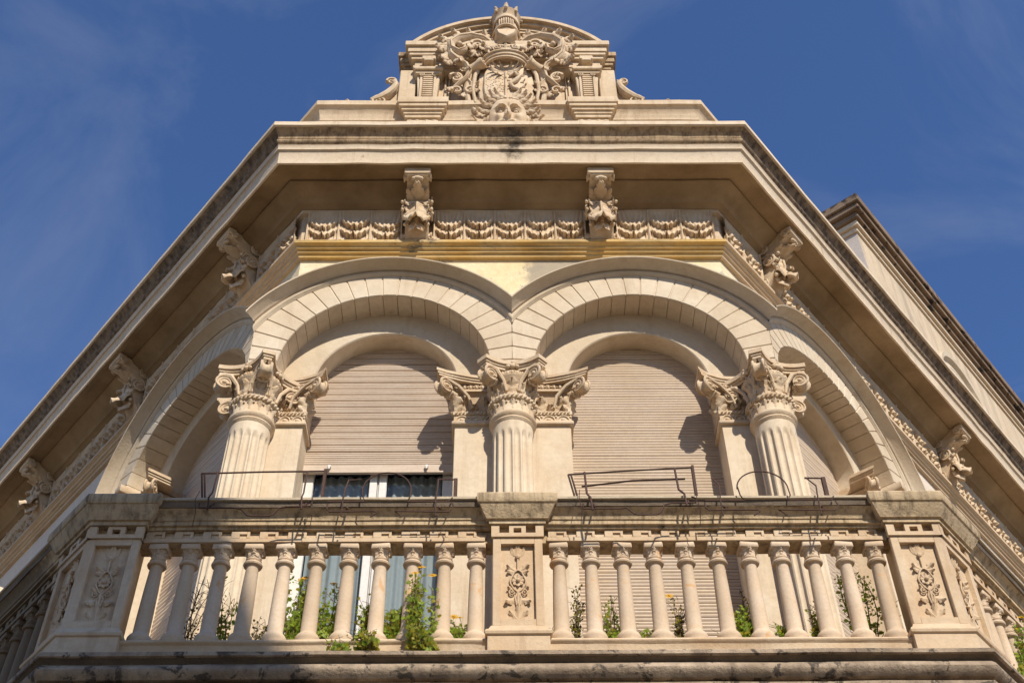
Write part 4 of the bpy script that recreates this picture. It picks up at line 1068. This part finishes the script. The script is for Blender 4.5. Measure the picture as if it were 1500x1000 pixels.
# ------------------------------------------------------------------ neighbouring building behind the right front
NT_ = RT_ @ T((0, 1.0, 0)); nu = 9.55
nb = empty('neighbour_building', tuple((NT_ @ Vector((nu, 0, 0)))))
tag(nb, 'taller weathered building behind the right wing, black stained cornice against the sky', 'building')
b = MB().at(NT_); b.box(nu+.02, 34, 0, .4, 0, 22.70); b.build('wall', M_NWALL, nb, 0)
b = MB().at(NT_); b.box(nu, nu+.4, .003, 9, 0, 22.69); b.build('end_wall', M_NEND, nb, 0)
b = MB().at(NT_)
for p, z0, z1 in ((.05, 22.70, 22.82), (.12, 22.822, 22.96)): b.box(nu-p, 34, -p, 9+p, z0, z1, .01)
b.build('cornice', M_CORONA, nb, 0)
b = MB().at(NT_)
for p, z0, z1 in ((.20, 22.962, 23.12), (.30, 23.122, 23.28), (.36, 23.282, 23.52)): b.box(nu-p, 34, -p, 9+p, z0, z1, .02)
b.box(nu-.30, nu+2, 1.2, 9.2, 23.522, 23.9, .03)
b.build('cornice_crown', M_NCRUST, nb, 0)
b = MB().at(NT_); xc, zc = 13.6, 20.0; v = []; n = 40
prof = [(1.0, -.02), (1.0, .05), (1.08, .08), (1.15, .05), (1.25, .05), (1.3, .14), (1.4, .16), (1.42, 0)]
for i in range(n+1):
    th = pi*i/n
    for r, p in prof: v.append((xc+r*cos(th), -p, zc+r*1.15*sin(th)))
m_ = len(prof); b.add(v, [(i*m_+k, i*m_+k+1, i*m_+m_+k+1, i*m_+m_+k) for i in range(n) for k in range(m_-1)])
for e in (-1, 1): b.box(*sorted((xc+e*1.0, xc+e*1.42)), -.10, 0, 15, zc)
b.build('window_arch', M_CREAM, nb, 35)

# ------------------------------------------------------------------ iron flower-box racks on the rail
def wire(b, pts, r=.006): b.tube(pts, r, 6)
def rack_hoop(x0, x1, T_=FR, hoop=True, flip=1):
    """upright back frame on the rail and a bent front frame hanging over its face"""
    b = MB().at(T_); ya, yb = -1.66, -1.875; w_ = x1-x0
    X = lambda q: x0+w_*q if flip > 0 else x1-w_*q
    wire(b, [(X(0), ya, 7.57), (X(1), ya, 7.575)]); wire(b, [(X(0), ya, 7.60), (X(1), ya+.01, 7.60)])
    for q in (.12, .86):                                                     # side hoops
        wire(b, [(X(q), yb, 7.33), (X(q), yb, 7.50), (X(q+.01), yb+.01, 7.62), (X(q), ya-.04, 7.83), (X(q), ya, 7.86), (X(q+.10), ya, 7.865)])
        wire(b, [(X(q+.03), yb+.05, 7.44), (X(q+.03), ya-.05, 7.585)], .009)
        wire(b, [(X(q), yb, 7.33), (X(q+.015), yb+.06, 7.37)])
    if hoop:
        pts = [(X(0), yb, 7.47), (X(.30), yb, 7.47), (X(.275), yb, 7.52), (X(.265), yb, 7.60)]
        pts += [(X(.46)-flip*.195*w_*cos(a), yb+.02, 7.60+.175*sin(a)) for a in [pi*i/16 for i in range(17)]]
        pts += [(X(.655), yb, 7.52), (X(.63), yb, 7.47), (X(.96), yb, 7.47), (X(.99), yb+.03, 7.53)]
        wire(b, pts)
        wire(b, [(X(0), yb+.01, 7.47), (X(.0), yb, 7.40), (X(.02), yb, 7.375), (X(.38), yb-.01, 7.37), (X(.40), yb-.01, 7.355), (X(.35), yb-.01, 7.315)])
        wire(b, [(X(.36), yb-.01, 7.315), (X(.60), yb-.01, 7.315)] if flip < 0 else [(X(.58), yb-.01, 7.315), (X(.60), yb-.01, 7.32)])
        wire(b, [(X(.60), yb-.01, 7.315), (X(.54), yb-.01, 7.37), (X(.97), yb, 7.37), (X(1.0), yb, 7.42), (X(.99), yb+.01, 7.47)])
    wire(b, [(X(.98), ya, 7.57), (X(1.0), ya-.01, 7.60), (X(1.0), ya, 7.86), (X(.86), ya, 7.865)], .008)
    b.box(*sorted((X(1.0)-.012, X(1.0)+.018)), ya-.02, ya+.015, 7.565, 7.86)
    return b
def rack_open(x0, x1, tilt, T_=FR, cross=False):
    """folded-up rack: long back frame with doubled ends, and a dropped wire on the rail face"""
    b = MB().at(T_); ya, yb = -1.70, -1.875; w_ = x1-x0
    X = lambda q: x0+w_*q; Z = lambda q, z: z+tilt*(q-.5)
    wire(b, [(X(0), ya, Z(0, 7.90)), (X(.5), ya, Z(.5, 7.915)), (X(1), ya, Z(1, 7.92))], .008)
    wire(b, [(X(.06), ya, Z(0, 7.61)), (X(.5), ya, Z(.5, 7.605)), (X(.98), ya, Z(1, 7.61))], .009)
    wire(b, [(X(.03), ya, Z(0, 7.58)), (X(.5), ya+.04, Z(.5, 7.58)), (X(.96), ya+.04, Z(1, 7.60))], .006)
    for q in (0, .022): wire(b, [(X(q), ya, Z(0, 7.90)), (X(q+.055), ya, Z(0, 7.60))], .008)
    b.box(X(.985), X(1.005), ya-.02, ya+.02, Z(1, 7.60), Z(1, 7.93))
    for q in (.13, .85):
        wire(b, [(X(q), ya-.01, Z(q, 7.91)), (X(q+.004), ya-.05, Z(q, 7.66)), (X(q+.02), yb, Z(q, 7.52)), (X(q+.03), yb, Z(q, 7.40))], .009 if cross else .007)
        wire(b, [(X(q+.06), ya-.03, Z(q, 7.60)), (X(q+.045), yb, Z(q, 7.43))], .008)
    k = tilt*.4
    wire(b, [(X(.09), yb, 7.46-k), (X(.09), yb, 7.415-k), (X(.37), yb, 7.415-k), (X(.42), yb, 7.40), (X(.47), yb, 7.345), (X(.50), yb, 7.335), (X(.64), yb, 7.335), (X(.67), yb, 7.35), (X(.71), yb, 7.41+k), (X(.76), yb, 7.425+k), (X(.95), yb, 7.43+k), (X(.955), yb, 7.47+k), (X(.93), yb+.03, 7.51+k)], .0065)
    if cross: b.tube([(X(.10), ya-.02, Z(.1, 7.755)), (X(.5), ya-.025, Z(.5, 7.79)), (X(.92), ya-.02, Z(.9, 7.79))], .010, 4)
    b.at(T_)
    for q in (.07, .965):                                                    # twine and cable ties down the rail
        b.tube([(X(q), yb, 7.58), (X(q)-.01, yb-.03, 7.48), (X(q)+.008, yb-.012, 7.36), (X(q)-.004, yb+.02, 7.24)], .003, 4)
    return b
G_R = 'iron flower-box racks on the balcony rail'
for nm, mb_, loc, lab in (
    ('planter_rack', rack_open(-2.54, -1.535, .0), (-2.0, -1.7, 7.56), 'empty rusty wire flower-box rack at the left end of the rail, trapezoid front wire'),
    ('planter_rack', rack_hoop(-1.46, -.485), (-1.0, -1.7, 7.56), 'empty rusty wire rack with a round hoop in front of the open window'),
    ('planter_rack', rack_open(.43, 1.45, .05, cross=True), (.95, -1.7, 7.56), 'empty rusty rack with a loose sloping cross bar, right of the centre pier'),
    ('planter_rack', rack_hoop(1.47, 2.50), (2.0, -1.7, 7.56), 'empty rusty wire rack with a round hoop before the right corner column')):
    o = mb_.build(nm, M_IRON, None, 45); tag(o, lab, 'flower rack', G_R)
b = rack_open(1.0, 1.95, 0, RT_); b.at(RT_)
tag(b.build('planter_rack', M_IRON, None, 45), 'dark wire rack on the right return of the balcony above yellow flowers', 'flower rack', G_R)
for o in [o for o in bpy.data.objects if o.name.startswith('planter_rack')]:      # origin to the rack's own foot
    c = sum((v.co for v in o.data.vertices), Vector())/len(o.data.vertices); c.z = min(v.co.z for v in o.data.vertices)
    o.data.transform(T(-c)); o.matrix_basis = T(c)

# ------------------------------------------------------------------ weeds on the balcony edge
def weed(base, h, spread, nst_, nlf, leafsize, label, flowers=0, dry=0.0, seed=0, yellow=.1, name='weed', cat='plant', lean=(0, 0), bare=0.0, bias=.5, group='weeds growing along the balustrade'):
    rnd = random.Random(seed*17+5)
    h *= 1.15; spread *= 1.35; yellow = min(.6, yellow+.1); root = empty(name, base); tag(root, label, cat, group)
    st = MB(); lf = MB(); lf2 = MB(); fl = MB(); tips = []
    for s_ in range(nst_+2):
        a = rnd.uniform(0, 2*pi); d = spread*rnd.uniform(.25, 1); hh = h*rnd.uniform(.55, 1.0)
        p0 = Vector((rnd.uniform(-.03, .03)*spread/.1, rnd.uniform(-.02, .02), 0)); pts = []
        ex = Vector((cos(a)*d+lean[0]*hh, sin(a)*d*.5+lean[1]*hh, hh)); bw = Vector((rnd.uniform(-.5, .5)*d, rnd.uniform(-.3, .3)*d, 0))
        for i in range(9):
            q = i/8; pts.append(p0+ex*q+bw*sin(pi*q)+Vector((rnd.uniform(-1, 1), rnd.uniform(-1, 1), 0))*.008)
        st.tube(pts, [.0042*(1-.6*i/8)*(.6+h) for i in range(9)], 5); tips.append(pts[-1])
        for k in range(int(3+4*bare)):                                         # side twigs
            i = rnd.randint(3, 7); e = pts[i]+Vector((rnd.uniform(-1, 1)*.10, rnd.uniform(-.6, .6)*.06, rnd.uniform(.02, .10)))
            st.tube([pts[i], (pts[i]+e)/2+Vector((0, 0, .015)), e], .0018, 4); tips.append(e)
        for k in range(int(nlf*2.2)):
            q = max(.03, min(1, rnd.betavariate(1.15, .95+.9*bias))); i = min(7, int(q*8)); p = pts[i].lerp(pts[i+1], q*8-i)
            b_ = lf2 if rnd.random() < yellow else lf
            sz = leafsize*1.15*rnd.uniform(.5, 1.2)*(1-.4*q); off = Vector((rnd.uniform(-1, 1), rnd.uniform(-1, 1)*.7, rnd.uniform(-.3, .5)))*leafsize*1.3
            Mo = T(p+off) @ RZ(rnd.uniform(0, 2*pi)) @ RX(rnd.uniform(-1.3, .5)) @ RY(rnd.uniform(-.5, .5))
            n_ = rnd.choice((5, 7)); v = [(0, 0, 0)]; 
            for j in range(2*n_+1):                                            # lobed blade
                t = -2.2+4.4*j/(2*n_); r = sz*(1.0 if j % 2 else .66)*(1-.16*abs(t)); v.append((r*sin(t)*.85, -r*.12*abs(t), r*cos(t)*.9+sz*.35))
            b_.at(Mo); b_.add(v, [(0, j, j+1) for j in range(1, 2*n_+1)]); b_.at(FR)
            if sz > .02: (st.tube([p, p+off*.6, p+off], .0014, 4))
    Mw = T(base)
    st.build('stem', M_STEM, root, 40, Mw)
    if lf.f: lf.build('foliage', M_DRY if dry > .5 else M_LEAF, root, 0, Mw, recalc=False)
    if lf2.f: lf2.build('yellow_leaves', M_LEAF2, root, 0, Mw, recalc=False)
    rnd.shuffle(tips); tips.sort(key=lambda p: -p.z)
    for k in range(flowers):
        f = MB(); p = tips[k % len(tips)]
        f.at(T(p) @ RX(radians(rnd.uniform(10, 70))) @ RZ(rnd.uniform(0, 1)))
        f.ball((0, 0, .004), (.010, .010, .007), 8, 5)
        for j in range(11):
            a = 2*pi*j/11; f.add([(0, 0, .002), (.029*cos(a-.22), .029*sin(a-.22), 0), (.035*cos(a), .035*sin(a), .002), (.029*cos(a+.22), .029*sin(a+.22), 0)], [(0, 1, 2, 3)])
        f.build('flower', M_PETAL, root, 0, Mw, recalc=False)
    return root
ZL = 6.362
weed((-2.42, -1.50, ZL), .62, .16, 5, 6, .018, 'dry brown twiggy weed with few leaves, behind the second and third balusters', dry=1, seed=1, bare=1, name='dry_weed')
weed((-2.16, -1.52, ZL), .68, .14, 4, 16, .026, 'sparse half-dry weed with thin twigs between third and fourth balusters from the left pier', flowers=1, seed=2, bare=.8, name='dry_weed')
weed((-1.92, -1.50, ZL), .30, .08, 3, 14, .022, 'low dark weed at the foot of the fourth and fifth balusters from the left pier', dry=1, seed=3)
weed((-1.62, -1.53, ZL), .60, .12, 6, 50, .034, 'tall bushy green weed with yellow flowers behind the sixth baluster from the left pier', flowers=3, seed=4)
weed((-1.47, -1.50, ZL), .58, .13, 6, 48, .034, 'bushy green weed with small buds left of the seventh baluster from the left pier', flowers=2, seed=5)
weed((-1.14, -1.50, ZL), .56, .10, 4, 26, .034, 'leggy weed with a slanting dark stem right of the seventh baluster from the left pier', flowers=1, seed=6, lean=(.12, 0), yellow=.2)
weed((-.91, -1.54, ZL), .34, .10, 8, 52, .036, 'round bright green weed between the eighth and ninth balusters from the left pier', seed=7, yellow=.22)
weed((-.70, -1.80, 6.175), .66, .08, 5, 44, .034, 'tall flowering weed rooted on the ledge in front of the balusters', flowers=3, seed=8, yellow=.2)
weed((-.66, -1.82, 6.175), .16, .12, 6, 26, .036, 'low yellowing weed spilling over the ledge at the foot of the tall flowering one', seed=9, yellow=.5)
weed((-1.05, -1.81, 6.175), .14, .10, 5, 18, .034, 'small pale weed on the ledge under the eighth baluster from the left pier', seed=10, yellow=.4)
weed((-1.25, -1.82, 6.175), .06, .10, 4, 12, .030, 'tiny creeping green weed on the ledge, left of the small pale one', seed=11, yellow=.05)
weed((-.44, -1.53, ZL), .26, .06, 5, 40, .028, 'compact weed with two yellow flowers, left of the last baluster before the centre pier', flowers=2, seed=12)
weed((.24, -1.50, ZL), .22, .06, 3, 12, .024, 'thin sprig just right of the centre pier', seed=13)
weed((.45, -1.50, ZL), .50, .06, 3, 44, .020, 'tall narrow dark weed right of the first baluster past the centre pier', seed=14, dry=1, bias=.1)
weed((.68, -1.50, ZL), .46, .08, 3, 16, .028, 'slender weed with one large yellow flower right of the second baluster past the centre pier', flowers=1, seed=15)
weed((.77, -1.53, ZL), .20, .08, 5, 30, .030, 'low leafy weed left of the third baluster past the centre pier', seed=16)
weed((.98, -1.52, ZL), .13, .08, 6, 36, .032, 'low round-leaved green weed right of the third baluster past the centre pier', seed=17, yellow=.02)
weed((1.22, -1.50, ZL), .46, .06, 3, 26, .022, 'tall thin dark weed left of the fifth baluster past the centre pier', flowers=1, seed=18, dry=1, bias=.1)
weed((1.50, -1.53, ZL), .08, .06, 3, 12, .026, 'tiny weed at the foot of the fifth and sixth balusters past the centre pier', seed=19)
weed((1.70, -1.52, ZL), .30, .08, 5, 44, .034, 'leafy green weed right of the sixth baluster past the centre pier', seed=20)
weed((1.78, -1.46, ZL), .58, .05, 2, 14, .022, 'long dark bare stem rising behind the leafy weed of the right half', seed=21, dry=1, lean=(-.12, 0))
weed((2.00, -1.52, ZL), .20, .07, 5, 40, .034, 'low dense green weed left of the eighth baluster past the centre pier', seed=22)
weed((2.24, -1.51, ZL), .40, .05, 3, 26, .026, 'slim green weed with one yellow flower right of the eighth baluster past the centre pier', flowers=1, seed=23)
weed((2.62, -1.42, ZL), .80, .12, 6, 46, .028, 'tall straggling green weed before the right pier, reaching the rail', seed=24, flowers=1, bias=0)
weed((2.84, -1.48, ZL), .60, .06, 3, 22, .026, 'thin leafy weed squeezed between the last baluster and the right corner pier', seed=25, bias=0)
for k, (u, h_, fl_, lab) in enumerate(((.62, .74, 4, 'tall yellow-flowered weed on the right return of the balcony'), (.40, .34, 0, 'small leafy weed on the right return close to the corner pier'), (.86, .62, 1, 'large yellowing weed at the right edge of the photo, below the dark rack'))):
    p = RT_ @ Vector((u, -1.66, 6.362)); weed(tuple(p), h_, .14, 6, 46, .036, lab, flowers=fl_, seed=30+k, yellow=.25)

# ------------------------------------------------------------------ building across the left street, behind the camera: its roof line shades the left pier
OT = LT_ @ T((0, -6.0, 0)) @ RZ(pi)                   # its front faces the left front over a 6 m street
ob = empty('opposite_building', tuple(OT @ Vector((-12, 0, 0))))
tag(ob, 'plain rendered house across the left street, behind the camera, shading the left pier', 'building')
b = MB().at(OT); b.box(OX0, OX1, 0, 9, 0, OH); b.build('wall', M_NWALL, ob, 0)
b = MB().at(OT); b.box(OX0-.25, OX1+.25, -.25, 9.25, OH+.002, OH+.3, .03); b.build('roof_edge', M_PARAPET, ob, 0)
for zz in (1.2, 5.0, 8.8, 12.6, 16.2):
    for k in range(4):
        xx = OX0+1.6+k*3.4; b = MB().at(OT); b.box(xx, xx+1.2, -.05, .1, zz, zz+2.0, .02); f = b.build('window', M_WHITE, ob, 0)
        g = MB().at(OT); g.box(xx+.12, xx+1.08, -.056, -.051, zz+.12, zz+1.88); g.build('pane', M_DARK, f, 0)
# ------------------------------------------------------------------ street
b = MB(); b.box(-3000, 3000, -3000, 3000, -.5, 0); tag(b.build('street', M_STREET, None, 0), kind='structure')
print('verts', sum(len(m.vertices) for m in bpy.data.meshes))
